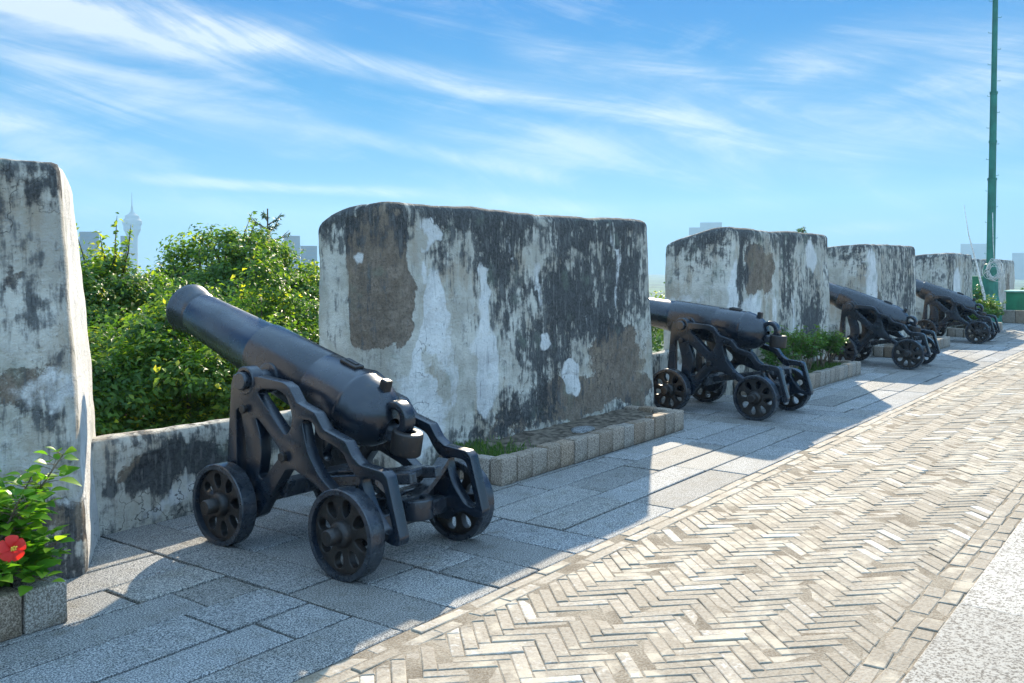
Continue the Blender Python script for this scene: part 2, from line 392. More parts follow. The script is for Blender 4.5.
# M0 : cut by the left edge
merlon(-2.6, -2.6, 2.55, 3.20, 2.13, 4.64, .95, WALL[1],
       top_mold(2.14, [(4.7, 1.55, .6, .25, .30), (4.6, 1.95, .8, .15, .3), (4.8, .75, .5, .2, .18), (5.0, .18, .35, .22, .35), (4.5, 1.15, .7, .12, .25), (4.95, 1.2, .3, .3, -.1), (4.5, .95, .6, .2, .22), (4.9, .45, .25, .12, .3)], .21, .34, .22),
       lambda x, y, z: blob(x, z, [(4.6, 1.0, .5, .2, .60), (5.0, .35, .2, .12, .7), (4.3, 1.9, .6, .1, .5), (4.8, 1.5, .3, .08, .45)])*(y < .1),
       lambda x, y, z: blob(x, z, [(4.9, .95, .25, .12, .55), (4.8, .5, .5, .2, .5)])+.75*(y > .08)*(x > 4),
       'nearest merlon cut by the left edge of the picture, sunlit end face', 2, .045, rad=.04, drop=.17, pw=3, lean=(0, .09, .19))
merlon(10.72, 10.80, 14.62, 14.55, 2.07, 4.7, .92, WALL[1],
       top_mold(2.07, [(.35, 1.4, .12, .6, .4), (1.9, 1.3, .35, .7, .25), (2.9, 1.0, .45, .5, .3), (1.4, 1.3, .4, .4, -.3), (.1, 1.2, .1, .6, -.3), (3.1, .7, .5, .4, .2)], .37, .40, .2),
       [(.95, 1.55, .55, .35, .9), (2.6, .5, .5, .2, .5)],
       [(.65, .95, .4, .35, .7), (.15, 1.1, .12, .7, .8), (2.95, 1.7, .3, .25, .75), (1.5, 1.0, .12, .5, .6), (2.2, .9, .1, .4, .6)],
       'stained merlon between the second and third cannons, with a small weed on top', 3, .06)
merlon(16.5, 16.5, 19.95, 19.9, 1.98, 4.7, .92, WALL[2],
       top_mold(1.98, [(2.0, 1.3, 1.2, .5, .25), (2.9, .9, .4, .5, .2)], .36, .35, .2), [(.7, .9, .35, .4, .6)],
       [(.35, 1.3, .35, .6, .8), (1.7, .8, .2, .3, .5)], 'grey merlon between the third and fourth cannons', 4, .08, drop=.08)
merlon(22.5, 22.4, 25.55, 25.5, 1.87, 4.7, .92, WALL[0],
       top_mold(1.87, [(.6, 1.3, .5, .5, .25), (2.6, 1.0, .4, .6, .2)], .34, .35, .1), [(1.0, .4, .4, .3, .7)],
       [(1.3, 1.1, .45, .5, .8), (2.6, 1.2, .1, .5, .5)], 'pinkish grey merlon behind the farthest cannon', 5, .1, drop=.08)
merlon(29.2, 29.2, 36.2, 36.1, 1.78, 5.35, .92, WALL[1],
       top_mold(1.78, [(2, 1, 1.2, .6, .3)], .35, .3, .1), [(5.5, .9, .5, .5, .6)], [(3.3, .9, .4, .5, .5)],
       'farthest merlon, at the right edge behind the green mast', 6, .14)

def sill(x0, x1, label, seed, mold, brown, pale, mat, yf=5.23):
    def fn(P, P0):
        k = np.clip(P0[:, 2]/.55, 0, 1); P[:, 2] -= k*.16*np.clip(P0[:, 1]-.12, 0, 9)/.5
        return P
    o = rounded_block('low_wall', x1-x0, .62, .56, .05, mat, fn, mold, brown, pale, seed, rad=.03)
    o.location = (x0, yf, 0); tag(o, label, 'low wall', 'low sill walls closing the embrasures'); return o
sill(2.2, 5.6, 'low black-stained sill wall behind the front wheel of the nearest cannon', 11,
     top_mold(.56, [(1.15, .40, .18, .10, .55), (1.5, .30, .45, .10, .40), (2.0, .42, .28, .10, .5), (1.75, .2, .2, .05, .3), (2.6, .3, .3, .3, -.4), (1.25, .30, .5, .05, .35)], .34, .08, .12),
     [(1.1, .40, .26, .11, .8), (1.65, .44, .12, .06, .7)], [(1.5, .10, .6, .10, .55), (2.7, .3, .35, .2, .7)], WALL[2])
sill(8.5, 11.3, 'low sill wall behind the second cannon', 12, top_mold(.56, [], .3, .2, .1), [(1, .3, .3, .1, .6)], [(2.0, .3, .5, .15, .7)], WALL[0])
sill(14.2, 17.1, 'low sill wall behind the third cannon', 13, top_mold(.56, [], .3, .2, .1), [], [(1.5, .3, .6, .15, .7)], WALL[1])
sill(19.6, 22.8, 'low sill wall behind the farthest cannon', 14, top_mold(.56, [], .3, .2, .1), [], [(1.5, .3, .6, .15, .6)], WALL[2])
sill(25.2, 29.6, 'low sill wall behind the green mast', 15, top_mold(.56, [], .35, .2, .1), [], [], WALL[0], 5.45)

# ------------------------------------------------------------------ paving
def clip(poly, y0, y1, x0=None, x1=None):
    def half(p, f):
        out = []
        for i in range(len(p)):
            a, b = p[i], p[(i+1) % len(p)]; fa, fb = f(a), f(b)
            if fa >= 0: out.append(a)
            if (fa >= 0) != (fb >= 0):
                t = fa/(fa-fb); out.append((a[0]+(b[0]-a[0])*t, a[1]+(b[1]-a[1])*t))
        return out
    for f in (lambda q: q[1]-y0, lambda q: y1-q[1], lambda q: q[0]-x0, lambda q: x1-q[0]):
        poly = half(poly, f)
        if len(poly) < 3: return []
    return poly
def stone_mesh(name, polys, mat, gap=.006, bev=.006, depth=.03, dz=.003, tilt=.003, kind='structure', z=0, tint=None, wob=0):
    bm = bmesh.new(); lay = bm.faces.layers.float.new('tint')
    for q in polys:
        p, tn = q if isinstance(q, tuple) and len(q) == 2 and isinstance(q[0], list) else (q, None)
        n = len(p)
        A = sum(p[i][0]*p[(i+1) % n][1]-p[(i+1) % n][0]*p[i][1] for i in range(n))/2
        if abs(A) < 2e-4: continue
        if A < 0: p = p[::-1]
        cx = sum(a for a, b in p)/n; cy = sum(b for a, b in p)/n
        def inset(d):
            out = []
            for i in range(n):
                a, b, c = Vector(p[i-1]), Vector(p[i]), Vector(p[(i+1) % n])
                e1 = (b-a); e2 = (c-b)
                if e1.length < 1e-6 or e2.length < 1e-6: out.append(b); continue
                n1 = Vector((-e1.y, e1.x)).normalized(); n2 = Vector((-e2.y, e2.x)).normalized()
                m = n1+n2; m = m/max(.35, m.length_squared)*2*d if m.length > .1 else n1*d
                out.append(b+m)
            return out
        zt = z+random.uniform(-dz, dz); tx, ty = random.uniform(-tilt, tilt), random.uniform(-tilt, tilt)
        o1 = inset(gap); o2 = inset(gap+bev)
        if wob:
            o1 = [v+Vector((random.uniform(-wob, wob), random.uniform(-wob, wob))) for v in o1]
            o2 = [a+(b-c) for a, b, c in zip(o1, inset(gap+bev), inset(gap))]
        zz = lambda v: zt+(v.x-cx)*tx*4+(v.y-cy)*ty*4
        r0 = [bm.verts.new((v.x, v.y, z-depth)) for v in o1]
        r1 = [bm.verts.new((v.x, v.y, zz(v)-bev*.6)) for v in o1]
        r2 = [bm.verts.new((v.x, v.y, zz(v))) for v in o2]
        fs = [bm.faces.new(r2)]
        for a, b in ((r0, r1), (r1, r2)):
            for i in range(n): fs.append(bm.faces.new((a[i], a[(i+1) % n], b[(i+1) % n], b[i])))
        t_ = random.random() if tn is None else tn
        for f in fs: f[lay] = t_
    return bm_obj(name, bm, mat, None, kind)

def rect(x0, x1, y0, y1, j=.004):
    r = lambda: random.uniform(-j, j)
    return [(x0+r(), y0+r()), (x1+r(), y0+r()), (x1+r(), y1+r()), (x0+r(), y1+r())]
cent = [3.82, 9.78, 15.6, 21.35]
P = []
Y0, Y1 = 2.79, 5.25
rows = [2.79, 3.115, 3.405, 3.74, 4.04, 4.35, 4.66, 4.97, 5.27]
def long_rows(xa, xb, fixed=None):
    for i in range(len(rows)-1):
        x = xa; first = True
        while x < xb-.01:
            l = random.uniform(.75, 1.25)
            if first: l *= random.uniform(.4, 1)
            first = False
            if fixed and i in fixed and x == xa: l = fixed[i]
            if xb-x-l < .3: l = xb-x
            P.append(rect(x, min(x+l, xb), rows[i], rows[i+1])); x += l
prev = -4
for c in cent:
    a, b = c-.85, c+.88
    long_rows(prev, a)
    for k in range(5):
        xa = a+(b-a)*k/5; xb = a+(b-a)*(k+1)/5; y = Y0
        first = True
        while y < 5.26:
            l = random.uniform(.7, 1.1)*(random.uniform(.35, 1) if first else 1); first = False
            if 5.27-y-l < .25: l = 5.27-y
            P.append(rect(xa, xb, y, y+l)); y += l
    prev = b
long_rows(prev, 50)
stone_mesh('pavement', P, M['paver'], gap=.0078, bev=.006, dz=.0035, tilt=.0012, wob=.0025)
# border course of narrow stones, herringbone brick, right border, pale granite
P = []
x = -4
while x < 50:
    l = random.uniform(.22, .42); P.append((rect(x, x+l, 2.715, 2.785, .006), random.uniform(.4, .8))); x += l
x = -4
while x < 50:
    l = random.uniform(.22, .30); P.append((rect(x, x+l, 2.64, 2.71, .006), random.uniform(.35, .75))); x += l
for (a, b) in ((1.005, 1.09), (.92, 1.0)):
    x = -4
    while x < 50:
        l = random.uniform(.13, .28); P.append((rect(x, x+l, a, b, .010), random.uniform(.3, .62))); x += l
Lb, Wb = .244, .061; n = 4
c45 = math.sqrt(.5)
for gy in range(-420, 980):
    for k in range(-70, 75):
        for typ in (0, 1):
            if typ == 0: cx, cy, w, h = gy+2*n*k, gy, n, 1
            else: cx, cy, w, h = gy, gy+1+2*n*k, 1, n
            mx, my = (cx+w/2)*Wb, (cy+h/2)*Wb
            wx, wy = (mx+my)*c45, (my-mx)*c45
            if wy < .92 or wy > 2.8 or wx < -3.8 or wx > 46: continue
            pts = [((a+b)*c45, (b-a)*c45) for a, b in ((cx*Wb, cy*Wb), ((cx+w)*Wb, cy*Wb), ((cx+w)*Wb, (cy+h)*Wb), (cx*Wb, (cy+h)*Wb))]
            pts = clip(pts, 1.095, 2.635, -4, 46)
            if len(pts) >= 3:
                tv = min(1, max(0, random.gauss(.48, .15)));
                if random.random() < .05: tv = random.uniform(.8, 1)
                P.append((pts, tv))
stone_mesh('brick_paving', P, M['brick'], gap=.0022, bev=.0045, depth=.03, dz=.0032, tilt=.006, wob=.0022, z=.001)
P = []
for (a, b) in ((.28, .915), (-.34, .295), (-1.0, -.345), (-1.65, -1.005), (-2.3, -1.655), (-3, -2.305)):
    x = -4-random.random()
    while x < 50:
        l = random.uniform(2.6, 3.4); P.append(rect(x, x+l, a, b, .002)); x += l
stone_mesh('granite_road', P, M['slab'], gap=.0015, bev=.004, depth=.05, dz=.002, tilt=.0004, z=.012)
# bedding and the body of the terrace
def box_obj(name, lo, hi, mat, kind='structure', bev=0):
    bm = bmesh.new(); add_box(bm, [(a+b)/2 for a, b in zip(lo, hi)], [b-a for a, b in zip(lo, hi)], bev=bev); return bm_obj(name, bm, mat, None, kind)
def sheet(name, x0, x1, y0, y1, z, mat, amp=0, step=.1):
    nx, ny = int((x1-x0)/step), int((y1-y0)/step)
    xs, ys = np.linspace(x0, x1, nx+1), np.linspace(y0, y1, ny+1)
    V = [(a, b, z+amp*mn.noise(Vector((a*3, b*3, 0)))) for b in ys for a in xs]
    F = [(j*(nx+1)+i, j*(nx+1)+i+1, (j+1)*(nx+1)+i+1, (j+1)*(nx+1)+i) for j in range(ny) for i in range(nx)]
    return np_mesh(name, V, F, mat, None, 'structure', sm=True)
sheet('sand_bedding', -4, 50, .9, 2.79, -.0020, M['sand'], .0045, .09)
sheet('joint_bedding', -4, 50, 2.789, 5.6, -.012, M['joint'], .003, .2)
box_obj('terrace', (-30, -30, -24), (60, 5.75, -.034), M['kerb'])
sheet('terrace_lawn', -30, 60, -30, -3, -.02, M['earth'], 0, 3)
me = bpy.data.meshes.new('ground'); S = 2280
me.from_pydata([(-S, -S, -24), (S, -S, -24), (S, S, -24), (-S, S, -24)], [], [(0, 1, 2, 3)]); me.materials.append(M['earth'])
link(bpy.data.objects.new('ground', me), None, 'structure')

# ------------------------------------------------------------------ planter beds
KH = .192
def planter(x0, x1, label, first=None, soil=True):
    t = empty('planter_bed', ((x0+x1)/2, 4.37, 0)); tag(t, label, 'planter', 'stone-edged beds at the foot of the wall')
    ox, oy = (x0+x1)/2, 4.37
    def stone(xa, xb, ya, yb):
        bm = bmesh.new(); lay = bm.faces.layers.float.new('tint')
        j = lambda s=.006: random.uniform(-s, s)
        g = .0055; sx, sy = xb-xa-2*g, yb-ya-2*g
        hh = KH+j(.007)
        add_box(bm, (0, 0, hh/2), (sx, sy, hh), bev=.010)
        bmesh.ops.subdivide_edges(bm, edges=[e for e in bm.edges if e.calc_length() > .05], cuts=2, use_grid_fill=True)
        sd = random.random()*50
        for v in bm.verts:
            q = v.co+Vector((sd, 0, 0)); v.co += Vector((mn.noise(q*14), mn.noise(q*14+Vector((9, 0, 0))), mn.noise(q*14+Vector((0, 9, 0)))))*.0045
        tv = random.random()
        for f in bm.faces: f[lay] = tv
        o = bm_obj('kerb_stone', bm, M['kerb'], t, sm=True); o.data.set_sharp_from_angle(angle=R_(50))
        o.location = ((xa+xb)/2-ox, (ya+yb)/2-oy+j(.004), 0); o.rotation_euler = (0, 0, j(.02))
    yk = 4.07; w = .125
    nst = max(3, round((x1-x0)/.2)); ed = [x0+(x1-x0)*i/nst+(random.uniform(-.015, .015) if 0 < i < nst else 0) for i in range(nst+1)]
    for a, b in zip(ed, ed[1:]): stone(a, b, yk, yk+w)
    for xe in ((x0, x0+w), (x1-w, x1)):
        for k in range(3):
            stone(xe[0], xe[1], yk+w+k*.165, yk+w+(k+1)*.165)
    nx, ny = int((x1-x0-2*w)/.04), 14
    V = []; F = []
    for j in range(ny+1):
        for i in range(nx+1):
            a = x0+w+(x1-x0-2*w)*i/nx; b = yk+w+(.56)*j/ny
            z = .135+.02*mn.noise(Vector((a*3, b*3, 1)))+.012*mn.noise(Vector((a*14, b*14, 1)))+.006*mn.noise(Vector((a*40, b*40, 1)))+.03*j/ny
            V.append((a-ox, b-oy, z))
    F = [(j*(nx+1)+i, j*(nx+1)+i+1, (j+1)*(nx+1)+i+1, (j+1)*(nx+1)+i) for j in range(ny) for i in range(nx)]
    np_mesh('soil', V, F, M['soil'], t, sm=True)
    return t
planter(-1.2, 2.16, 'stone-edged bed with the red hibiscus at the lower left')
planter(5.36, 8.30, 'long stone-edged bed of bare soil in front of the large middle merlon')
planter(10.9, 14.05, 'stone-edged bed holding green shrubs beyond the second cannon')
planter(16.9, 19.95, 'stone-edged bed behind the third cannon')
planter(22.6, 25.75, 'stone-edged bed with bushes behind the farthest cannon')

# ------------------------------------------------------------------ cannons
TY, TZ = .906, .940
YA = 1.0            # front axle, local y ; rear axle at y = 0
def rotX(poly): return poly
def make_cannon(elev, label):
    root = empty('cannon', (0, 0, 0)); tag(root, label, 'cannon', 'black iron cannons on four-wheeled garrison carriages')
    # side cheek outline in (y,z)
    out = [(1.05, .30), (1.10, .34), (1.13, .43), (1.085, .90), (1.06, .965), (.98, .94), (.90, .955), (.845, .963), (.62, .945), (.565, .922), (.50, .84), (.355, .797), (.285, .712), (.09, .668), (.03, .592), (-.03, .556),
           (-.215, .54), (-.25, .515), (-.350, .235), (-.335, .195), (-.275, .195), (-.20, .215), (-.13, .20), (-.06, .15), (.06, .15), (.13, .20), (.22, .31), (.35, .40), (.53, .462), (.60, .45), (.78, .25),
           (.83, .18), (.90, .15), (1.02, .15), (1.07, .20)]
    H = [[(1.035, .36), (1.035, .74), (1.00, .755), (.99, .70), (.955, .55), (.965, .36)],
         [(.83, .86), (.605, .655), (.565, .70), (.555, .77), (.60, .86), (.66, .885), (.80, .885)],
         [(.86, .72), (.80, .675), (.672, .565), (.665, .525), (.80, .385), (.835, .40), (.80, .52), (.815, .62)],
         [(.455, .745), (.36, .735), (.325, .66), (.13, .605), (.08, .54), (.03, .50), (-.01, .49), (.0, .42), (.10, .37), (.20, .39), (.31, .46), (.40, .57)],
         [(-.06, .485), (-.205, .475), (-.285, .265), (-.255, .255), (-.20, .27), (-.12, .34), (-.075, .42)]]
    mp = lambda P_: [(.98*a-.031 if a > .2 else a*.885+.005, .98*b+.028 if b > .3 else b) for a, b in P_]
    out = mp(out); H = [mp(grow(h, .015)) for h in H]
    polys = [roundc(out, .012, 3)]+[roundc(h, .04, 5) for h in H]
    for s in (-1, 1):
        Mx = Matrix(((0, 0, 1, s*.33), (1, 0, 0, 0), (0, 1, 0, 0), (0, 0, 0, 1)))
        ck = curve_solid('side_cheek', polys, .072, .005, M['iron'], Mx, root)
        # raised rail cap along the stepped top edge
        for (a, b), r in (((.563, .545), .03), ((.899, .779), .026)):
            bm = bmesh.new(); add_lathe(bm, [(0, r*.8), (.016, r*.8), (.016, r), (.026, r), (.03, r*.85), (.03, 0)], 6 if r > .028 else 10, Matrix.Translation((s*.366, a, b)) @ axis((s, 0, 0)))
            bm_obj('bolt', bm, M['rust'], ck)
        bm = bmesh.new()
        add_lathe(bm, [(-.04, .082), (.030, .082), (.036, .076), (.036, .060)], 24, Matrix.Translation((s*.335, TY, TZ)) @ axis((s, 0, 0)))
        bm_obj('trunnion_bearing', bm, M['iron'], ck, sm=True, angle=40)
    # wheels
    for yy in (0, YA):
        for s in (-1, 1):
            r = .232
            circ = [(.222*math.cos(2*math.pi*k/56), .222*math.sin(2*math.pi*k/56)) for k in range(56)]
            holes = []
            for k in range(8):
                a = 2*math.pi*(k+.5*(yy > 0))/8+.2; ca, sa = math.cos(a), math.sin(a)
                e = []
                for q in range(16):
                    th = 2*math.pi*q/16; u = .136+.046*math.cos(th); w = (.030+.009*math.cos(th))*math.sin(th)
                    e.append((u*ca-w*sa, u*sa+w*ca))
                holes.append(e)
            Mx = Matrix(((0, 0, 1, s*.445), (1, 0, 0, yy), (0, 1, 0, r), (0, 0, 0, 1)))
            wh = curve_solid('wheel', [circ]+holes, .045, .004, M['rust'], Mx, root)
            bm = bmesh.new()
            add_lathe(bm, [(-.05, .203), (-.05, .230), (-.045, .235), (.045, .235), (.05, .230), (.05, .205), (.022, .200), (-.022, .200), (-.05, .203)], 56, Matrix.Translation((s*.445, yy, .232)) @ axis((s, 0, 0)))
            bm_obj('rim', bm, M['iron'], wh, sm=True, angle=40)
            bm = bmesh.new()
            add_lathe(bm, [(-.06, .05), (-.06, .075), (.045, .070), (.06, .058), (.065, .044), (.125, .042), (.132, .036), (.132, 0)], 28, Matrix.Translation((s*.445, yy, .236)) @ axis((s, 0, 0)))
            bm_obj('hub', bm, M['rust'], wh, sm=True, angle=40)
        bm = bmesh.new()
        add_box(bm, (0, yy, .236), (.80, .085, .095), bev=.012)
        bm_obj('axle', bm, M['iron'], root)
    # cross pieces
    bm = bmesh.new(); add_box(bm, (0, .66, .345), (.60, .07, .10), Matrix.Rotation(.3, 4, 'X'), bev=.01); bm_obj('front_transom', bm, M['iron'], root)
    # tapered stool bed between the cheeks
    bm = bmesh.new()
    for s in (-1, 1):
        add_box(bm, (s*.10, .40, .385), (.055, 1.12, .06), Matrix.Rotation(-.16, 4, 'X'), bev=.008)
    add_box(bm, (0, .05, .45), (.30, .22, .05), Matrix.Rotation(-.16, 4, 'X'), bev=.012)
    bm_obj('stool_bed', bm, M['iron'], root)
    # rear transom with its towing eye
    bm = bmesh.new(); add_box(bm, (0, .10, .285), (.60, .09, .12), bev=.012)
    add_box(bm, (0, .03, .29), (.12, .12, .075), bev=.012)
    tr = bm_obj('rear_transom', bm, M['iron'], root)
    ring = [(.095*math.cos(2*math.pi*k/28), .095*math.sin(2*math.pi*k/28)) for k in range(28)]
    hole = [(.045*math.cos(2*math.pi*k/20), .05*math.sin(2*math.pi*k/20)) for k in range(20)]
    curve_solid('towing_eye', [ring, hole], .11, .008, M['iron'], Matrix.Translation((0, -.075, .285)), tr)
    # dished saddle under the breech
    bm = bmesh.new(); N = 14
    for e, (ya, yb) in enumerate(((.02, -.06), )):
        top = []
        for k in range(N+1):
            u = -1+2*k/N; xx = .292*u; zz = .335+.165*abs(u)**1.7
            top.append([bm.verts.new((xx, y_, zz+dz)) for y_ in (ya, yb) for dz in (0, -.035)])
        for a, b in zip(top, top[1:]):
            for i, j in ((0, 2), (2, 3), (3, 1), (1, 0)): bm.faces.new((a[i], a[j], b[j], b[i]))
        bm.faces.new([top[0][i] for i in (0, 1, 3, 2)]); bm.faces.new([top[-1][i] for i in (0, 2, 3, 1)])
    bmesh.ops.recalc_face_normals(bm, faces=bm.faces)
    bm_obj('saddle', bm, M['iron'], root, sm=True, angle=40)
    # barrel; local z along the bore, origin on the trunnion axis
    th = R_(elev)
    d = Vector((0, math.cos(th), math.sin(th)))
    B = Matrix.Translation((0, TY, TZ)) @ Matrix.Rotation(-(math.pi/2-th), 4, 'X')   # local z -> d, local y -> down/back
    if (B.to_3x3() @ Vector((0, 0, 1))-d).length > .01: raise RuntimeError('axis')
    up = .032                                           # bore lies above the trunnions
    B2 = B @ Matrix.Translation((0, -up, 0)) if (B.to_3x3() @ Vector((0, -1, 0))).z > 0 else B @ Matrix.Translation((0, up, 0))
    prof = [(-.845, .045), (-.83, .078), (-.812, .110), (-.785, .138), (-.745, .166), (-.69, .188), (-.65, .200), (-.61, .2065), (-.598, .211), (-.580, .2115), (-.572, .2075), (-.565, .2075), (-.275, .2035), (-.268, .200), (-.260, .200), (-.252, .2025),
            (.275, .187), (.287, .185), (.295, .178), (.300, .1755), (.7, .156), (.965, .1435), (.973, .1405), (.981, .1405), (.989, .1445), (1.02, .147), (1.055, .152), (1.085, .158), (1.105, .163), (1.12, .165), (1.132, .163), (1.14, .155), (1.142, .14),
            (1.142, .080), (1.134, .074), (.60, .072), (.60, 0)]
    bm = bmesh.new(); add_lathe(bm, prof, 64, B2)
    br = bm_obj('barrel', bm, M['iron'], root, sm=True, angle=50)
    bm = bmesh.new(); add_lathe(bm, [(-.405, 0), (-.405, .045), (-.398, .052), (.398, .052), (.405, .045), (.405, 0)], 28, Matrix.Translation((0, TY, TZ)) @ axis((1, 0, 0)))
    for s in (-1, 1): add_lathe(bm, [(.15, .092), (.205, .088), (.212, .075), (.212, .05)], 28, Matrix.Translation((0, TY, TZ)) @ axis((s, 0, 0)))
    bm_obj('trunnion', bm, M['iron'], br, sm=True, angle=40)
    upv = Vector((0, -math.sin(th), math.cos(th)))
    def bp(s, h): return Vector((0, TY, TZ))+upv*(up+h)+d*s
    Mrot = Matrix.Rotation(th, 4, 'X')
    bm = bmesh.new(); add_box(bm, bp(-.44, .211), (.075, .13, .020), Mrot, bev=.006); add_box(bm, bp(-.44, .221), (.03, .09, .012), Mrot, bev=.003)
    bm_obj('vent_patch', bm, M['rust'], br)
    bm = bmesh.new(); add_box(bm, bp(-.725, .190), (.055, .05, .075), Mrot, bev=.008); bm_obj('sight_block', bm, M['rust'], br)
    # breeching loop and cascabel jaw
    o1 = [(.100*math.cos(2*math.pi*k/28), .100*math.sin(2*math.pi*k/28)) for k in range(28)]
    o2 = [(.054*math.cos(2*math.pi*k/20)+.004, .054*math.sin(2*math.pi*k/20)) for k in range(20)]
    c = bp(-.865, .055)
    curve_solid('breeching_loop', [o1, o2], .085, .014, M['iron'], Matrix(((0, 0, 1, 0), (1, 0, 0, c.y), (0, 1, 0, c.z), (0, 0, 0, 1))), br, res=3)
    c = bp(-.965, -.045)
    o1 = [(.082*math.cos(2*math.pi*k/28), .09*math.sin(2*math.pi*k/28)) for k in range(28)]
    o2 = [(.036*math.cos(2*math.pi*k/20), .036*math.sin(2*math.pi*k/20)) for k in range(20)]
    curve_solid('cascabel_jaw', [o1, o2], .13, .012, M['rust'], Matrix.Translation(c) @ Matrix.Rotation(th*.6, 4, 'X'), br, res=3)
    bm = bmesh.new(); add_box(bm, bp(-.86, -.035), (.09, .16, .09), Mrot, bev=.02); bm_obj('neck', bm, M['iron'], br)
    return root
c1 = make_cannon(17.8, 'nearest and largest black cannon, muzzle raised towards the green trees')
c1.location = (3.75, 3.51, 0)
c2 = make_cannon(8.2, 'second black cannon, its flatter barrel passing behind the large middle merlon'); c2.location = (9.69, 3.72, 0); c2.rotation_euler = (0, 0, R_(-1.5))
c3 = make_cannon(21.5, 'x'); c3.location = (cent[2], 3.70, 0); c3.rotation_euler = (0, 0, R_(1)); c3['label'] = 'third cannon, raised barrel in front of the grey merlon, right of the green shrubs'
c4 = copy_tree(c3); c4.location = (cent[3], 3.77, 0); c4['label'] = 'farthest and smallest cannon, nearest to the green mast'

# ------------------------------------------------------------------ foliage
def rand_dirs(n):
    v = rng.normal(size=(n, 3)); return v/np.linalg.norm(v, axis=1, keepdims=True)
def leaves(P, N, size, asp=.5, fold=.25, tint=None, name='crown', mat=None, parent=None, along=None):
    """P centres, N leaf normals; six-vertex pointed folded leaf (4 quads? -> 2 quads)"""
    n = len(P); N = N/np.linalg.norm(N, axis=1, keepdims=True)
    a = rand_dirs(n) if along is None else along
    a = a-N*np.sum(a*N, axis=1, keepdims=True); a /= np.maximum(np.linalg.norm(a, axis=1, keepdims=True), 1e-6)
    b = np.cross(N, a)
    s = (size*(rng.uniform(.6, 1.25, n)))[:, None]
    w = s*asp*.5
    base = P; tip = P+a*s-N*s*.12
    l1 = P+a*s*.45-b*w+N*w*fold*2; r1 = P+a*s*.45+b*w+N*w*fold*2; mid = P+a*s*.5
    V = np.stack([base, l1, tip, mid, r1], 1).reshape(-1, 3)
    i = np.arange(n)[:, None]*5
    F = np.concatenate([i+np.array([[0, 3, 2, 1]]), i+np.array([[0, 4, 2, 3]])], 0)
    t = np.concatenate([tint, tint])
    return np_mesh(name, V, F, mat, parent, col=t)
def crown_pts(blobs, n, clumps, clr, inner=.35, zmin=None):
    """leaf clumps over the outer part of overlapping ellipsoids"""
    nb = []
    for b in blobs:                      # knobbly outline: lobes on every main mass
        nb.append(b); mx = max(b[3:6])
        for dd in rand_dirs(9):
            if dd[2] < -.2: dd[2] *= -1
            q = random.uniform(.24, .45)*(b[3]+b[4])/2; nb.append((b[0]+dd[0]*b[3]*.92, b[1]+dd[1]*b[4]*.92, b[2]+dd[2]*b[5]*.95, q, q, q*random.uniform(.8, 1.3)))
    blobs = nb
    W = np.array([b[3]*b[4]+b[4]*b[5]+b[3]*b[5] for b in blobs]); W = W/W.sum()
    which = rng.choice(len(blobs), clumps, p=W); B = np.array(blobs)[which]
    d = rand_dirs(clumps); d[:, 2] = np.where(d[:, 2] < -.35, -d[:, 2], d[:, 2])
    rr = 1-inner*rng.random(clumps)**2.2
    cc = B[:, :3]+d*B[:, 3:6]*rr[:, None]+rng.normal(size=(clumps, 3))*.08
    k = rng.integers(0, clumps, n)
    off = rand_dirs(n)*(rng.random(n)**.5)[:, None]*clr*rng.uniform(.5, 1.3, clumps)[k][:, None]*np.array([1, 1, .6])
    Pp = cc[k]+off
    ct = rng.random(clumps)
    nrm = off/clr*.9+d[k]*.6+np.array([0, 0, .7])+rng.normal(size=(n, 3))*.45
    return Pp, nrm, ct[k], rr[k]
def make_tree(name, loc, blobs, n, clumps, clr, size, label, cat='tree', mat='leaf', trunk_h=22, group='trees below the rampart', asp=.5, tr=.28, yellow=.3, sprigs=0):
    root = empty(name, loc); tag(root, label, cat, group)
    Pp, nrm, ct, rr = crown_pts(blobs, n, clumps, clr)
    ti = np.clip(.12+.45*ct**1.3+rng.normal(size=n)*.12+yellow*(rng.random(n) < .22)*ct, 0, 1)
    bm = bmesh.new(); cx = blobs[0][0]; cy = blobs[0][1]; sp = []
    for _ in range(sprigs):                      # young shoots standing out of the crown
        b = random.choice(blobs[:3]); dd = rand_dirs(1)[0]; dd[2] = abs(dd[2])*1.3+.4; dd /= np.linalg.norm(dd)
        q0 = np.array(b[:3])+dd*np.array(b[3:6])*.85; L_ = random.uniform(.25, .55); dv = dd*.5+np.array([0, 0, .8])+rand_dirs(1)[0]*.35
        q1 = q0+dv*L_; add_tube(bm, [q0, (q0+q1)/2+rand_dirs(1)[0]*.03, q1], [.012, .008, .003], 5)
        for u in np.linspace(.2, 1, 26): sp.append(q0+dv*L_*u+rand_dirs(1)[0]*.07*random.random())
    if sp:
        sp = np.array(sp); Pp = np.concatenate([Pp, sp]); nrm = np.concatenate([nrm, rand_dirs(len(sp))+np.array([0, 0, .5])]); ti = np.concatenate([ti, rng.uniform(.2, .9, len(sp))])
    leaves(Pp, nrm, size, asp, .25, ti, 'crown', M[mat], root)
    add_tube(bm, [(cx*.2, cy*.2, 0), (cx*.5+.2, cy*.5, trunk_h*.4), (cx, cy, trunk_h*.8), (cx, cy, blobs[0][2])], [tr, tr*.85, tr*.6, tr*.3], 10)
    for b in blobs:
        for _ in range(5):
            dd = rand_dirs(1)[0]; dd[2] = abs(dd[2])
            e = np.array(b[:3])+dd*np.array(b[3:6])*.85
            s = Vector((cx, cy, trunk_h*.75)); e = Vector(e); m = (s+e)/2+Vector((random.uniform(-.3, .3), random.uniform(-.3, .3), -.1))
            add_tube(bm, [s, m, e], [tr*.4, tr*.25, .015], 6)
    bm_obj('trunk', bm, M['bark'], root, sm=True)
    return root
G = -24
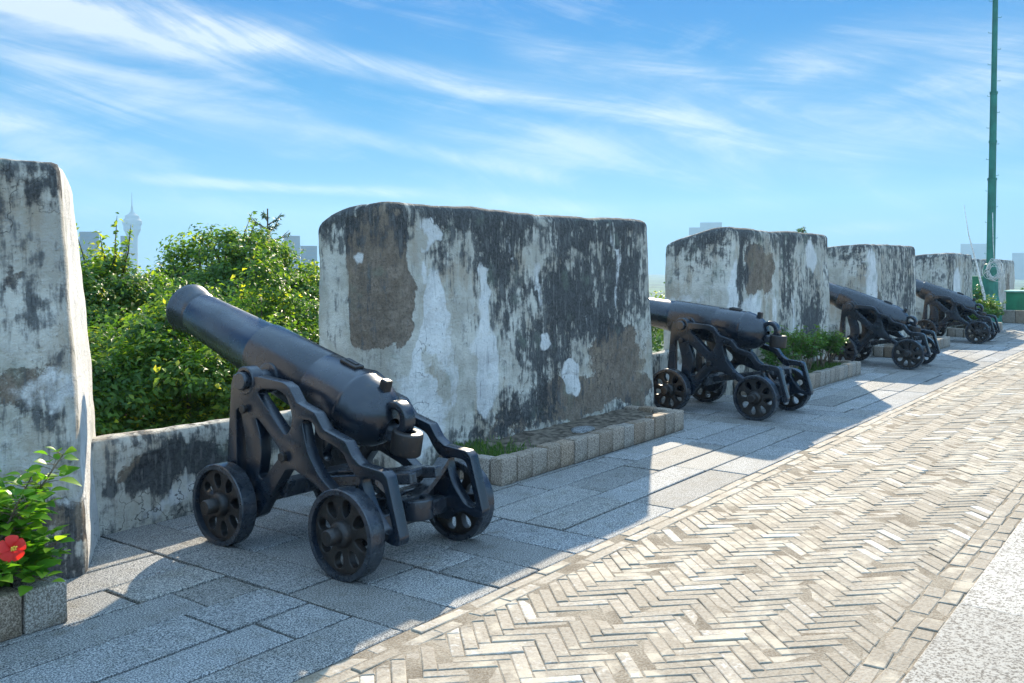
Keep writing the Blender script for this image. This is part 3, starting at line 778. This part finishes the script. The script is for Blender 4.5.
# crowns reach a little above the wall; (x,y,z relative to root) z = 24 + height over the terrace
def T(px_X, Y, top, r, **k): pass
make_tree('broadleaf_tree', (6.7, 11.6, G), [(0, 0, 24.75, .38, .5, 1.0), (-.8, 0, 24.5, .7, .9, 1.0), (.7, -.3, 24.0, 1.2, 1.1, 1.15), (-.4, -.6, 22.9, 1.6, 1.3, 1.6)], 74000, 950, .30, .09,
          'tall broadleaf tree right beside the nearest merlon, twigs sticking up at its top', sprigs=26)
make_tree('broadleaf_tree', (9.4, 12.9, G), [(0, 0, 24.9, .8, .9, 1.25), (.95, .2, 24.9, .6, .7, .95), (-.85, 0, 24.3, .8, .8, 1.0), (0, -.6, 23.5, 1.8, 1.4, 1.6)], 70000, 900, .30, .09,
          'rounded dark tree rising behind the muzzle of the nearest cannon', yellow=.15, sprigs=26)
make_tree('broadleaf_tree', (6.5, 9.2, G), [(0, 0, 23.5, 1.2, 1.0, 1.6), (-1.2, .3, 23.3, 1.1, 1.0, 1.5), (1.4, .5, 23.6, 1.2, 1.0, 1.6)], 66000, 900, .28, .08,
          'lighter leafy tree standing lowest, directly under the cannon muzzle', yellow=.5, sprigs=14)
make_tree('broadleaf_tree', (11.0, 12.7, G), [(0, 0, 24.3, 1.0, 1.0, 1.15), (1.1, -.3, 24.05, .9, 1.0, 1.2), (-.9, -.4, 24.3, .9, .9, 1.1), (0, -.8, 23.3, 1.7, 1.4, 1.6)], 72000, 900, .30, .09,
          'yellow-green tree against the left side of the large middle merlon', yellow=.55, sprigs=22)
# pine-like top
root = empty('conifer_tree', (14.1, 17.5, G)); tag(root, 'spiky conifer top poking above the trees left of the middle merlon', 'tree', 'trees below the rampart')
bm = bmesh.new(); add_tube(bm, [(0, 0, 0), (0, 0, 26.9)], [.25, .015], 8); PP = []; NN = []; AA = []
for k in range(46):
    z = 22.5+4.2*k/46; a = k*2.4; l = .30+(26.9-z)*.30
    dv = Vector((math.cos(a), math.sin(a), .55)).normalized(); s = Vector((0, 0, z)); add_tube(bm, [s, s+dv*l*.6, s+dv*l+Vector((0, 0, .08))], [.02, .012, .004], 5)
    for q in range(60):
        t_ = .25+.75*random.random(); p = s+dv*l*t_; PP.append(p); AA.append(dv*.6+Vector(rand_dirs(1)[0])*.8); NN.append(Vector((0, 0, 1))+Vector(rand_dirs(1)[0])*.7)
bm_obj('trunk', bm, M['bark'], root)
leaves(np.array(PP), np.array(NN), .11, .3, .2, rng.random(len(PP)), 'crown', M['leaf_pine'], root, along=np.array(AA))
# trees seen past the merlons and further on
make_tree('broadleaf_tree', (16.8, 10.6, G), [(0, 0, 23.6, 1.4, 1.3, 1.6), (-.4, .6, 24.4, .8, .8, .9)], 26000, 700, .3, .10, 'small green tree seen past the right edge of the large middle merlon', mat='leaf_pine')
make_tree('broadleaf_tree', (24, 12, G), [(0, 0, 22.6, 2.2, 1.8, 1.8)], 16000, 500, .35, .13, 'low green tree below the wall behind the third cannon')
make_tree('broadleaf_tree', (33, 12, G), [(0, 0, 22.6, 2.2, 1.8, 1.8)], 16000, 500, .35, .13, 'low green tree below the wall behind the fourth cannon')

# bush behind the planter at the right edge
def shrub(loc, h, r, n, label, mat='leaf_shrub', size=.05, stems=6, yellow=.2, name='shrub', group='shrubs in the stone-edged beds', asp=.5, low=.35):
    root = empty(name, loc); tag(root, label, 'shrub', group)
    bm = bmesh.new(); PP = []; NN = []; AA = []; TT = []
    for s in range(stems):
        a = 2*math.pi*s/stems+random.uniform(-.4, .4); rr = r*random.uniform(.35, .95); hh = h*random.uniform(.7, 1.0)
        p0 = Vector((random.uniform(-.04, .04), random.uniform(-.04, .04), -.03)); p2 = Vector((math.cos(a)*rr, math.sin(a)*rr, hh)); p1 = Vector((p2.x*.45, p2.y*.45, hh*.55))
        add_tube(bm, [p0, p1, p2], [.011, .007, .003], 5)
        m = n//stems
        tw = [(p1.lerp(p2, random.random()), Vector(rand_dirs(1)[0])*r*.38) for _ in range(12)]
        for q, dv in tw: add_tube(bm, [q, q+dv*.5+Vector((0, 0, .02)), q+dv+Vector((0, 0, .05))], [.004, .003, .0015], 4)
        for _ in range(m):
            q, dv = random.choice(tw); t_ = random.random(); p = q+dv*t_+Vector((0, 0, .05*t_))+Vector(rand_dirs(1)[0])*.03
            if p.z < h*low: continue
            PP.append(p); o = (dv*1.5+Vector((p.x, p.y, 0))*.6+Vector(rand_dirs(1)[0])*.5); AA.append(o+Vector((0, 0, .15))); NN.append(Vector((0, 0, 1))+Vector(rand_dirs(1)[0])*.6)
            TT.append(min(1, max(0, .15+.5*random.random()+yellow*(p.z/h-.4)*1.2)))
    bm_obj('stem', bm, M['stem'], root)
    leaves(np.array(PP), np.array(NN), size, asp, .3, np.array(TT), 'foliage', M[mat], root, along=np.array(AA)); return root
for i, (x, y, h, l) in enumerate(((11.55, 4.42, .55, 'shrub partly hidden behind the second cannon'), (12.15, 4.38, .60, 'second green shrub from the left in the bed beyond the second cannon'), (12.75, 4.42, .52, 'middle green shrub in the bed beyond the second cannon'),
                                  (13.25, 4.38, .60, 'green shrub second from the right end of the bed beyond the second cannon'), (13.75, 4.42, .50, 'green shrub at the right end of the bed, touching the third cannon wheel in view'))):
    shrub((x, y, .13), h*.92, .31, 1150, l, size=.055, yellow=.5, low=.4)
for i, (x, y, h, l) in enumerate(((23.2, 4.4, .5, 'bush at the left end of the farthest bed'), (24.0, 4.4, .55, 'bush in the middle of the farthest bed'), (24.8, 4.38, .62, 'yellowish flowering bush right of the farthest cannon'), (25.4, 4.4, .55, 'last bush before the green mast'))):
    shrub((x, y, .13), h, .48, 1600, l, size=.075, yellow=.7, low=.1)
shrub((31.5, 3.6, .0), 1.25, 1.0, 3000, 'yellow-green bush behind the green panelled box at the right edge', size=.12, yellow=1.2, stems=9, group='garden bushes at the far end', low=.1)
shrub((27.4, 5.1, .0), 0.9, .5, 1500, 'low bush at the foot of the small green cabinet', size=.08, yellow=.3, stems=7, group='garden bushes at the far end', low=.05)

# weed on the second merlon
shrub((14.0, 4.98, 2.0), .12, .08, 60, 'tiny weed growing on top of the merlon between the second and third cannons', size=.05, stems=4, name='weed', group='weeds on the walls', low=0)

# hibiscus
def leaf_big(bm, lay, p, a, nrm, L, tv):
    a = a.normalized(); nrm = (nrm-a*nrm.dot(a)).normalized(); b = a.cross(nrm)
    sh = [(0, .0), (.10, .20), (.28, .36), (.48, .37), (.68, .27), (.86, .13), (1, 0)]
    mid = []; Lf = []; Rt = []
    for i, (t, w) in enumerate(sh):
        droop = -.22*t*t*L; se = 1+(.06 if i % 2 else -.04)
        m = p+a*t*L+nrm*droop; mid.append(bm.verts.new(m))
        if 0 < i < 6:
            Lf.append(bm.verts.new(m-b*w*L*se+nrm*w*L*.28)); Rt.append(bm.verts.new(m+b*w*L*se+nrm*w*L*.28))
    fs = [bm.faces.new((mid[0], mid[1], Lf[0])), bm.faces.new((mid[0], Rt[0], mid[1]))]
    for i in range(4):
        fs.append(bm.faces.new((mid[i+1], mid[i+2], Lf[i+1], Lf[i]))); fs.append(bm.faces.new((mid[i+1], Rt[i], Rt[i+1], mid[i+2])))
    fs += [bm.faces.new((mid[5], mid[6], Lf[4])), bm.faces.new((mid[5], Rt[4], mid[6]))]
    for f in fs: f[lay] = tv; f.smooth = True
def hibiscus(loc, h, r, n, label, flowers, seed, low=()):
    rs = random.Random(seed); root = empty('hibiscus_bush', loc); tag(root, label, 'shrub', 'hibiscus in the nearest bed')
    bs = bmesh.new(); bl = bmesh.new(); lay = bl.faces.layers.float.new('tint')
    rv = lambda: Vector((rs.uniform(-1, 1), rs.uniform(-1, 1), rs.uniform(-1, 1)))
    tips = []
    for s in range(11):
        a = 2*math.pi*s/11+rs.uniform(-.3, .3); hh = h*rs.uniform(.55, 1); rr = r*rs.uniform(.3, 1)
        pts = [Vector((rs.uniform(-.05, .05), rs.uniform(-.05, .05), -.03)), Vector((math.cos(a)*rr*.4, math.sin(a)*rr*.4, hh*.5)), Vector((math.cos(a)*rr, math.sin(a)*rr, hh))]
        tips.append(pts)
    for q in low: tips.append([Vector((0, 0, .05)), Vector(q)*.5+Vector((0, 0, .08)), Vector(q)])
    for pts in tips:
        add_tube(bs, pts, [.009, .006, .003], 6)
        m = n//len(tips)
        for k in range(m):
            t = .15+.85*k/m; p = pts[0].lerp(pts[1], t*2) if t < .5 else pts[1].lerp(pts[2], t*2-1)
            az = k*2.4+rs.random(); o = Vector((math.cos(az), math.sin(az), rs.uniform(.0, .7)))
            q = p+o*.045+rv()*.02; add_tube(bs, [p, q], .0015, 4, False)
            leaf_big(bl, lay, q, o+rv()*.25, Vector((0, 0, 1))+rv()*.4, rs.uniform(.06, .105)*(1.0 if t < .85 else .75), min(1, max(0, .2+.45*rs.random()+.5*max(0, t-.6))))
    bm_obj('stem', bs, M['stem'], root); bm_obj('foliage', bl, M['leaf_hib'], root)
    for (fp, fd, fr) in flowers:
        fp = Vector(fp); Q = axis(fd); bf = bmesh.new(); ly = bf.faces.layers.float.new('tint')
        for k in range(5):
            a = 2*math.pi*k/5; g = []
            for i in range(7):
                t = i/6; row = []
                for j in range(7):
                    u = -1+2*j/6; wd = fr*.62*t**.7*(1-.30*t**6)
                    rad = fr*t*(1-.10*abs(u)**2*t); hgt = fr*(.30*math.sqrt(t)-.22*t*t)+.03*fr*math.sin(u*7+k)*t+.05*fr*u
                    lx = rad; ly_ = wd*u
                    row.append(bf.verts.new(fp+Q.to_3x3() @ Vector((lx*math.cos(a)-ly_*math.sin(a), lx*math.sin(a)+ly_*math.cos(a), hgt))))
                g.append(row)
            for i in range(6):
                for j in range(6):
                    f = bf.faces.new((g[i][j], g[i+1][j], g[i+1][j+1], g[i][j+1])); f[ly] = .3+.6*i/6; f.smooth = True
        fl = bm_obj('flower', bf, M['petal'], root)
        b2 = bmesh.new(); dv = Q.to_3x3() @ Vector((0, 0, 1)); add_tube(b2, [fp, fp+dv*fr*.6, fp+dv*fr*1.15+Vector((0, 0, .01))], [.004, .003, .002], 6)
        for _ in range(26): bmesh.ops.create_icosphere(b2, subdivisions=1, radius=.0035, matrix=Matrix.Translation(fp+dv*fr*rs.uniform(.7, 1.15)+rv()*.008))
        bm_obj('stamen', b2, M['stamen'], fl)
    return root
hibiscus((1.93, 4.38, .13), .62, .37, 1050, 'leafy hibiscus with one open red flower at the left edge',
         [((-.03, -.33, .27), (-.25, -.9, .22), 0.056)], 3, low=[(.26, -.10, .10), (.22, .1, .14), (.10, -.34, .10), (.20, -.26, .22), (-.1, -.34, .16)])
hibiscus((.95, 4.40, .13), .66, .42, 260, 'leafy hibiscus without flowers in the bed beside the flowering one', [], 5)

# grass at the left end of the middle bed, and a few tufts
PP = []; AA = []
for _ in range(950):
    x = 5.50+abs(random.gauss(0, .22)); y = random.uniform(4.20, 4.70)
    if x > 6.7: continue
    PP.append((x, y, .14+.03*(y-4.2)/.5)); AA.append((random.gauss(0, .35), random.gauss(0, .35), 1))
o = leaves(np.array(PP), rand_dirs(len(PP))*np.array([1, 1, .2]), .055, .14, .1, rng.random(len(PP)), 'grass', M['grass'], None, along=np.array(AA)); tag(o, 'short green grass in the left end of the middle bed', 'grass', kind='stuff')
PP = []; AA = []
for _ in range(3500):
    x = random.uniform(11.1, 13.9); y = random.uniform(4.2, 4.70); PP.append((x, y, .14)); AA.append((random.gauss(0, .4), random.gauss(0, .4), 1))
o = leaves(np.array(PP), rand_dirs(len(PP))*np.array([1, 1, .2]), .05, .16, .1, rng.random(len(PP)), 'grass', M['grass'], None, along=np.array(AA)); tag(o, 'thin grass under the shrubs of the second bed', 'grass', kind='stuff')
# flat pale stone in the soil
bm = bmesh.new(); add_lathe(bm, [(0, .115), (.018, .11), (.026, .09), (.028, 0)], 18); o = bm_obj('flat_stone', bm, M['paver'], sm=True)
o.location = (7.0, 4.42, .138); o.scale = (1.3, .8, 1); tag(o, 'flat pale round stone lying on the soil of the middle bed', 'stone')
# low broken plaster footing along the merlon is part of the wall base

# ------------------------------------------------------------------ green mast and far end
mx, my = 28.0, 4.75
root = empty('flag_mast', (mx, my, 0)); tag(root, 'tall green steel mast with climbing rungs and a coil of rope near its base', 'mast')
bm = bmesh.new()
add_tube(bm, [(0, 0, 1.2), (0, 0, 3.9)], [.110, .108], 16); add_tube(bm, [(0, 0, 3.9), (0, 0, 6.2)], [.092, .088], 16); add_tube(bm, [(0, 0, 6.2), (0, 0, 12)], [.073, .062], 16); add_tube(bm, [(0, 0, 12), (0, 0, 18)], [.06, .04], 12)
for z, r in ((3.9, .122), (6.2, .102), (4.9, .105)): add_lathe(bm, [(z-.03, .08), (z-.03, r), (z+.03, r), (z+.03, .08)], 16)
bm_obj('pole', bm, M['pole'], root, sm=True, angle=40)
bm = bmesh.new(); b8 = [(.33, 0), (.33, .06), (.30, .08), (.29, .35), (.20, .8), (.185, 1.5), (.15, 1.62), (.10, 1.64)]
add_lathe(bm, [(z, r) for r, z in b8], 12); bm_obj('base', bm, M['pole'], root)
for k in range(34):
    z = 1.9+k*.42; s = 1 if k % 2 else -1; bm = bmesh.new(); add_tube(bm, [(s*.05, -s*.05, z), (s*.12, -s*.13, z), (s*.12, -s*.13, z+.03)], .007, 5); bm_obj('rung', bm, M['pole'], root)
# halyard coil
bm = bmesh.new(); pts = []
for lp in range(13):
    ra, rb, oa, ob, tl = random.uniform(.10, .21), random.uniform(.16, .30), random.uniform(-.04, .04), random.uniform(-.06, .06), random.uniform(-.3, .3)
    for k in range(24):
        a = 2*math.pi*k/24; u_, v_ = ra*math.cos(a), rb*math.sin(a)
        pts.append((-.20-.05*random.random()+.02*math.sin(a), -.12+oa+u_+v_*tl, 1.45+ob+v_))
add_tube(bm, pts, .006, 4); add_tube(bm, [(-.15, -.05, 3.0), (-.17, -.08, 2.2), (-.19, -.12, 1.65)], .010, 5)
o = bm_obj('rope_coil', bm, M['rope'], sm=True); o.location = (mx, my, 0); tag(o, 'coil of pale rope hung on the green mast', 'rope')
bm = bmesh.new(); add_tube(bm, [(0, 0, 0), (.02, .05, .8), (-.05, .22, 1.6), (-.1, .42, 2.4), (-.1, .55, 3.2)], [.035, .04, .025, .012, .005], 8)
o = bm_obj('leaning_rod', bm, M['rope'], sm=True); o.location = (27.4, 4.75, 0); tag(o, 'thin pale bent rod leaning beside the green mast', 'rod')
# small green cabinet
root = empty('cabinet', (28.4, 5.15, 0)); tag(root, 'small green metal cabinet left of the mast foot', 'cabinet')
bm = bmesh.new(); add_box(bm, (0, 0, .72), (.55, .42, 1.15), bev=.01); bm_obj('body', bm, M['green'], root)
bm = bmesh.new(); add_box(bm, (-.285, 0, .74), (.02, .36, 1.0), bev=.005); bm_obj('door', bm, M['green'], root)
bm = bmesh.new(); add_box(bm, (0, 0, .07), (.6, .46, .14), bev=.01); bm_obj('plinth', bm, M['concrete'], root)
# green panelled box on stone kerb at the right edge
root = empty('garden_planter', (29.6, 3.1, 0)); tag(root, 'green panelled planter box on a stone kerb at the right edge', 'planter')
for k in range(9):
    bm = bmesh.new(); lay = bm.faces.layers.float.new('tint'); add_box(bm, (-.5, 1.35-k*.33, .17), (.2, .32, .34), bev=.012)
    tv = random.random()
    for f in bm.faces: f[lay] = tv
    bm_obj('kerb_stone', bm, M['kerb'], root)
bm = bmesh.new(); add_box(bm, (0, 0, .60), (.9, 2.9, .50), bev=.01)
bm_obj('panel_box', bm, M['green'], root)
bm = bmesh.new(); add_box(bm, (0, 0, .87), (.98, 2.98, .045), bev=.008); bm_obj('rim', bm, mat_simple('pale_green_trim', (.35, .5, .38), .5), root)

# ------------------------------------------------------------------ far city
def place(px, dist):   # direction helper: point at a bearing given in degrees from +X towards +Y
    return (dist*math.cos(R_(px)), dist*math.sin(R_(px)))
def bearing(pix): return 36.6-math.degrees(math.atan((pix-512)/940))
def zat(pix, piy, dist):
    dep = dist*math.cos(math.atan((pix-512)/940)); return EYE+(265-piy)*dep/940
D = 1900
x, y = place(bearing(133), D); root = empty('tower', (x, y, G)); tag(root, 'hazy observation tower with round pod and antenna, far off above the trees at left', 'tower')
s = D*math.cos(math.atan((133-512)/940))/940      # metres per pixel there
z0 = EYE+265*s-G
def hz(p): return EYE+(265-p)*s-G
bm = bmesh.new(); add_lathe(bm, [(0, 16*s/2), (hz(300), 6*s), (hz(246), 4.8*s), (hz(238), 5*s)], 24); bm_obj('shaft', bm, M['concrete'], root, sm=True)
bm = bmesh.new(); add_lathe(bm, [(hz(240), 4.5*s), (hz(236), 5.5*s), (hz(230), 8.2*s), (hz(226), 8.2*s), (hz(224), 9.3*s), (hz(221), 9.3*s), (hz(219), 7.2*s), (hz(216), 6.6*s), (hz(214), 3.2*s), (hz(212.5), 2.6*s)], 32); bm_obj('pod', bm, M['concrete'], root)
bm = bmesh.new(); add_lathe(bm, [(hz(229.5), 8.35*s), (hz(226.5), 8.35*s)], 32); bm_obj('window_band', bm, M['concrete_dark'], root)
bm = bmesh.new(); add_lathe(bm, [(hz(214), 1.6*s), (hz(207), 1.0*s), (hz(206), .6*s), (hz(193), .25*s), (hz(192), 0)], 10); bm_obj('antenna', bm, M['concrete'], root)
def building(pa, pb, top, dist, label, steps=()):
    c = (pa+pb)/2; b = bearing(c); dep = dist*math.cos(math.atan((c-512)/940)); m = dep/940; w = (pb-pa)*m*.9
    x, y = place(b, dist); r = empty('apartment_block', (x, y, G), R_(b-90)); tag(r, label, 'building', 'hazy buildings on the skyline')
    h = EYE+(265-top)*m-G
    bm = bmesh.new(); add_box(bm, (0, 0, h/2), (w, w*.7, h))
    for (fx, fw, dh) in steps: add_box(bm, (fx*w, 0, h+dh*m/2-.01), (fw*w, w*.5, dh*m))
    bm_obj('wall', bm, M['concrete'], r)
    nf = int(h/3.6)
    for k in range(max(2, nf-7), nf):
        bm = bmesh.new(); add_box(bm, (0, -w*.35-.05, k*3.6+.6), (w*.9, .3, 1.5)); bm_obj('window_band', bm, M['concrete_dark'], r)
for a in ((80, 100, 232, 900, 'hazy block on the skyline left of the tower, beside the nearest merlon'), (121, 130, 236, 1000, 'narrow block just left of the tower shaft'), (283, 301, 236, 1000, 'squarish hazy block above the trees left of the middle merlon'),
          (300, 318, 246, 900, 'lower hazy block touching the middle merlon edge'), (268, 284, 251, 1200, 'faint low block beside the conifer top'),
          (687, 734, 228, 1750, 'wide stepped hazy building above the merlon between the second and third cannons'), (960, 990, 244, 2000, 'very faint slab building behind the green mast'), (1012, 1040, 253, 1900, 'faint block at the right edge above the farthest merlon')):
    building(*a, steps=((.0, .5, 5),) if a[0] in (687, 284) else ())

# haze
bm = bmesh.new(); add_box(bm, (0, 0, 0), (4600, 4600, 190)); 
t = NT('haze_air'); pv = t.n('ShaderNodeVolumePrincipled'); pv.inputs['Color'].default_value = (.36, .60, .80, 1); pv.inputs['Density'].default_value = .00035
pv.inputs['Anisotropy'].default_value = .2
t.l(pv.outputs[0], t.out.inputs['Volume'])
HZ = bm_obj('haze', bm, t.m, None, 'stuff'); HZ.location = (0, 0, -25.2+95); HZ.display_type = 'WIRE'

# ------------------------------------------------------------------ camera, light, sky
cam = bpy.data.cameras.new('camera'); co = bpy.data.objects.new('camera', cam); C.objects.link(co); sc.camera = co
cam.sensor_width = 36; cam.lens = 940/1024*36; cam.clip_start = .05; cam.clip_end = 20000; cam.shift_y = -43.7/1024
co.location = (0, 0, EYE); co.rotation_euler = (R_(90-2.0), 0, R_(36.6-90))
sd = Vector((math.cos(R_(SUN_EL))*math.cos(R_(SUN_AZ)), math.cos(R_(SUN_EL))*math.sin(R_(SUN_AZ)), math.sin(R_(SUN_EL))))
sun = bpy.data.lights.new('sun', 'SUN'); sun.energy = 4.1; sun.angle = R_(.5); sun.color = (1, .87, .67)
so = bpy.data.objects.new('sun', sun); C.objects.link(so); so.rotation_euler = sd.to_track_quat('Z', 'Y').to_euler()

w = bpy.data.worlds.new('World'); sc.world = w; w.use_nodes = True; nt = w.node_tree; nt.nodes.clear()
class WT(NT):
    def __init__(s): s.t = nt
W = WT()
sky = W.n('ShaderNodeTexSky'); sky.sky_type = 'NISHITA'; sky.sun_disc = False; sky.sun_elevation = R_(SUN_EL); sky.sun_rotation = R_(90-SUN_AZ)
sky.air_density = 1.0; sky.dust_density = 0; sky.ozone_density = 4.0
tc = W.n('ShaderNodeTexCoord')
sv = W.n('ShaderNodeSeparateXYZ'); W.l(tc.outputs['Generated'], sv.inputs[0]); cbv = W.n('ShaderNodeCombineXYZ')
W.l(sv.outputs[0], cbv.inputs[0]); W.l(sv.outputs[1], cbv.inputs[1]); W.l(W.math('MAXIMUM', sv.outputs[2], .05), cbv.inputs[2]); W.l(cbv.outputs[0], sky.inputs[0])
sx = W.n('ShaderNodeSeparateXYZ'); W.l(tc.outputs['Generated'], sx.inputs[0])
hs = W.n('ShaderNodeHueSaturation'); W.l(sky.outputs[0], hs.inputs['Color']); hs.inputs['Saturation'].default_value = 1.7
dx, dy, dz = sx.outputs
az = W.math('ARCTAN2', dy, dx)                       # radians from +X towards +Y
el = W.math('ARCSINE', dz)
azd = W.math('MULTIPLY', az, 57.2958); eld = W.math('MULTIPLY', el, 57.2958)
# cloud-plane coordinates
zc = W.math('MAXIMUM', W.math('ADD', dz, .06), .02)
cx_ = W.math('DIVIDE', dx, zc); cy_ = W.math('DIVIDE', dy, zc)
cv = W.n('ShaderNodeCombineXYZ'); W.l(cx_, cv.inputs[0]); W.l(cy_, cv.inputs[1])
av = W.n('ShaderNodeCombineXYZ'); W.l(azd, av.inputs[0]); W.l(eld, av.inputs[1])
def wmap(vec, rot, scale):
    m = W.n('ShaderNodeMapping', vector_type='TEXTURE'); scale = tuple(1/q for q in scale); W.l(vec, m.inputs[0]); m.inputs['Rotation'].default_value = (0, 0, R_(rot)); m.inputs['Scale'].default_value = scale; return m.outputs[0]
wsp = W.noise(wmap(av.outputs[0], 13, (.045, .30, 1)), 1.0, 9, .66, 1.0)       # long fibres, tilted
wsp2 = W.noise(wmap(av.outputs[0], -12, (.06, .22, 1)), 1.0, 8, .62, .8)
soft = W.noise(wmap(av.outputs[0], 4, (.045, .10, 1)), 1.0, 5, .5, .3)
def band(a0, e0, a1, e1, wid, amp, ends=3.0):
    """soft streak along a segment given in (azimuth, elevation) degrees"""
    L = math.hypot(a1-a0, e1-e0); ux, uy = (a1-a0)/L, (e1-e0)/L
    s = W.math('ADD', W.math('MULTIPLY', W.math('SUBTRACT', azd, a0), ux), W.math('MULTIPLY', W.math('SUBTRACT', eld, e0), uy))
    t = W.math('ADD', W.math('MULTIPLY', W.math('SUBTRACT', azd, a0), -uy), W.math('MULTIPLY', W.math('SUBTRACT', eld, e0), ux))
    t = W.math('ADD', t, W.math('MULTIPLY', W.math('SUBTRACT', soft, .5), wid*1.6))
    f = W.ramp(W.math('ABSOLUTE', t), wid, 0)
    f = W.math('MULTIPLY', f, W.math('MULTIPLY', W.ramp(s, -ends, ends), W.ramp(s, L+ends, L-ends)))
    return W.math('MULTIPLY', f, amp)
def AE(px, py):
    a = (px-512)/940; b = (265-py)/940
    return 36.6-math.degrees(math.atan(a)), math.degrees(math.atan(b/math.sqrt(1+a*a)))
bands = [((-30, -8), (255, 46), 2.1, 1.25), ((120, 0), (300, 40), 1.6, .6), ((230, 38), (600, 104), 1.1, .95), ((520, 60), (720, 88), 2.2, .6), ((420, 70), (700, 120), 1.5, .45), ((150, 178), (420, 194), .50, 1.0),
         ((330, 128), (560, 182), .8, .65), ((-60, 110), (50, 122), 2.0, 1.0), ((0, 160), (150, 175), 2.2, .5), ((740, 140), (1040, 110), 3.2, .80), ((760, 70), (1040, 30), 3.0, .55), ((780, 237), (930, 219), .6, .6),
         ((650, 212), (790, 200), .9, .35), ((440, 205), (620, 214), .8, .35), ((860, 205), (1040, 175), 1.2, .35), ((0, 60), (330, 130), 2.5, .45), ((420, 130), (760, 165), 2.2, .40), ((620, 110), (900, 190), 1.6, .35), ((380, 190), (700, 225), .9, .35), ((900, 90), (1040, 75), 1.2, .5), ((60, 205), (330, 215), 1.4, .35)]
tot = None
for p, q, wd, am in bands:
    b = band(*AE(*p), *AE(*q), wd, am); tot = b if tot is None else W.math('ADD', tot, b)
fib = W.ramp(W.math('ADD', W.math('MULTIPLY', wsp, .75), W.math('MULTIPLY', wsp2, .25)), .38, .62)
cl = W.math('MULTIPLY', tot, W.math('ADD', W.math('MULTIPLY', fib, .85), .18))
gen = W.math('MULTIPLY', W.ramp(W.math('ADD', W.math('MULTIPLY', wsp, .6), W.math('MULTIPLY', wsp2, .4)), .49, .70), .46)
gen2 = W.math('MULTIPLY', W.ramp(soft, .48, .66), .08)
cl = W.math('MINIMUM', W.math('ADD', cl, W.math('ADD', gen, gen2)), .95)
cl = W.math('MULTIPLY', cl, W.ramp(eld, -2, 3))
cr = W.n('ShaderNodeValToRGB'); W.l(W.math('DIVIDE', eld, 60.0, clamp=True), cr.inputs[0]); e = cr.color_ramp.elements
e[0].position = 0; e[0].color = (.52, .82, 1, 1); e[1].position = 1; e[1].color = (.035, .28, .82, 1)
for p_, c_ in ((.07, (.24, .72, 1.0)), (.16, (.05, .52, .97)), (.27, (.008, .37, .93)), (.42, (.01, .26, .88))): k_ = e.new(p_); k_.color = (*c_, 1)
base = W.mix(1.0, W.mix(1.0, cr.outputs[0], (2.0, 2.15, 2.5, 1), 'MULTIPLY'), W.mix(1.0, hs.outputs[0], (.015, .02, .025, 1), 'MULTIPLY'), 'ADD')
ccol = W.mix(W.ramp(eld, 0, 20), (2.3, 2.85, 3.3, 1), (2.9, 3.15, 3.4, 1))
fw = W.math('ADD', W.math('MULTIPLY', dx, math.cos(R_(36.6))), W.math('MULTIPLY', dy, math.sin(R_(36.6))))
fill_cloud = W.math('MAXIMUM', W.ramp(eld, 24, 42), W.ramp(fw, .35, -.1))           # unseen bright cloud added overhead and behind to fill the shade
cl = W.math('MAXIMUM', cl, W.math('MULTIPLY', fill_cloud, W.ramp(W.math('ADD', W.math('MULTIPLY', wsp2, .5), W.math('MULTIPLY', soft, .5)), .35, .6, .35, .88)))
mixc = W.mix(cl, base, W.mix(fill_cloud, ccol, (4.5, 7.3, 10.6, 1)))
bg = W.n('ShaderNodeBackground'); W.l(mixc, bg.inputs[0]); bg.inputs[1].default_value = .10
ow = W.n('ShaderNodeOutputWorld'); W.l(bg.outputs[0], ow.inputs[0])

sc.view_settings.view_transform = 'Standard'; sc.view_settings.look = 'None'; sc.view_settings.exposure = 1.52; sc.view_settings.gamma = 1
sc.cycles.volume_bounces = 0; sc.cycles.max_bounces = 6; sc.cycles.diffuse_bounces = 4; sc.cycles.glossy_bounces = 3; sc.cycles.transmission_bounces = 4; sc.cycles.transparent_max_bounces = 8
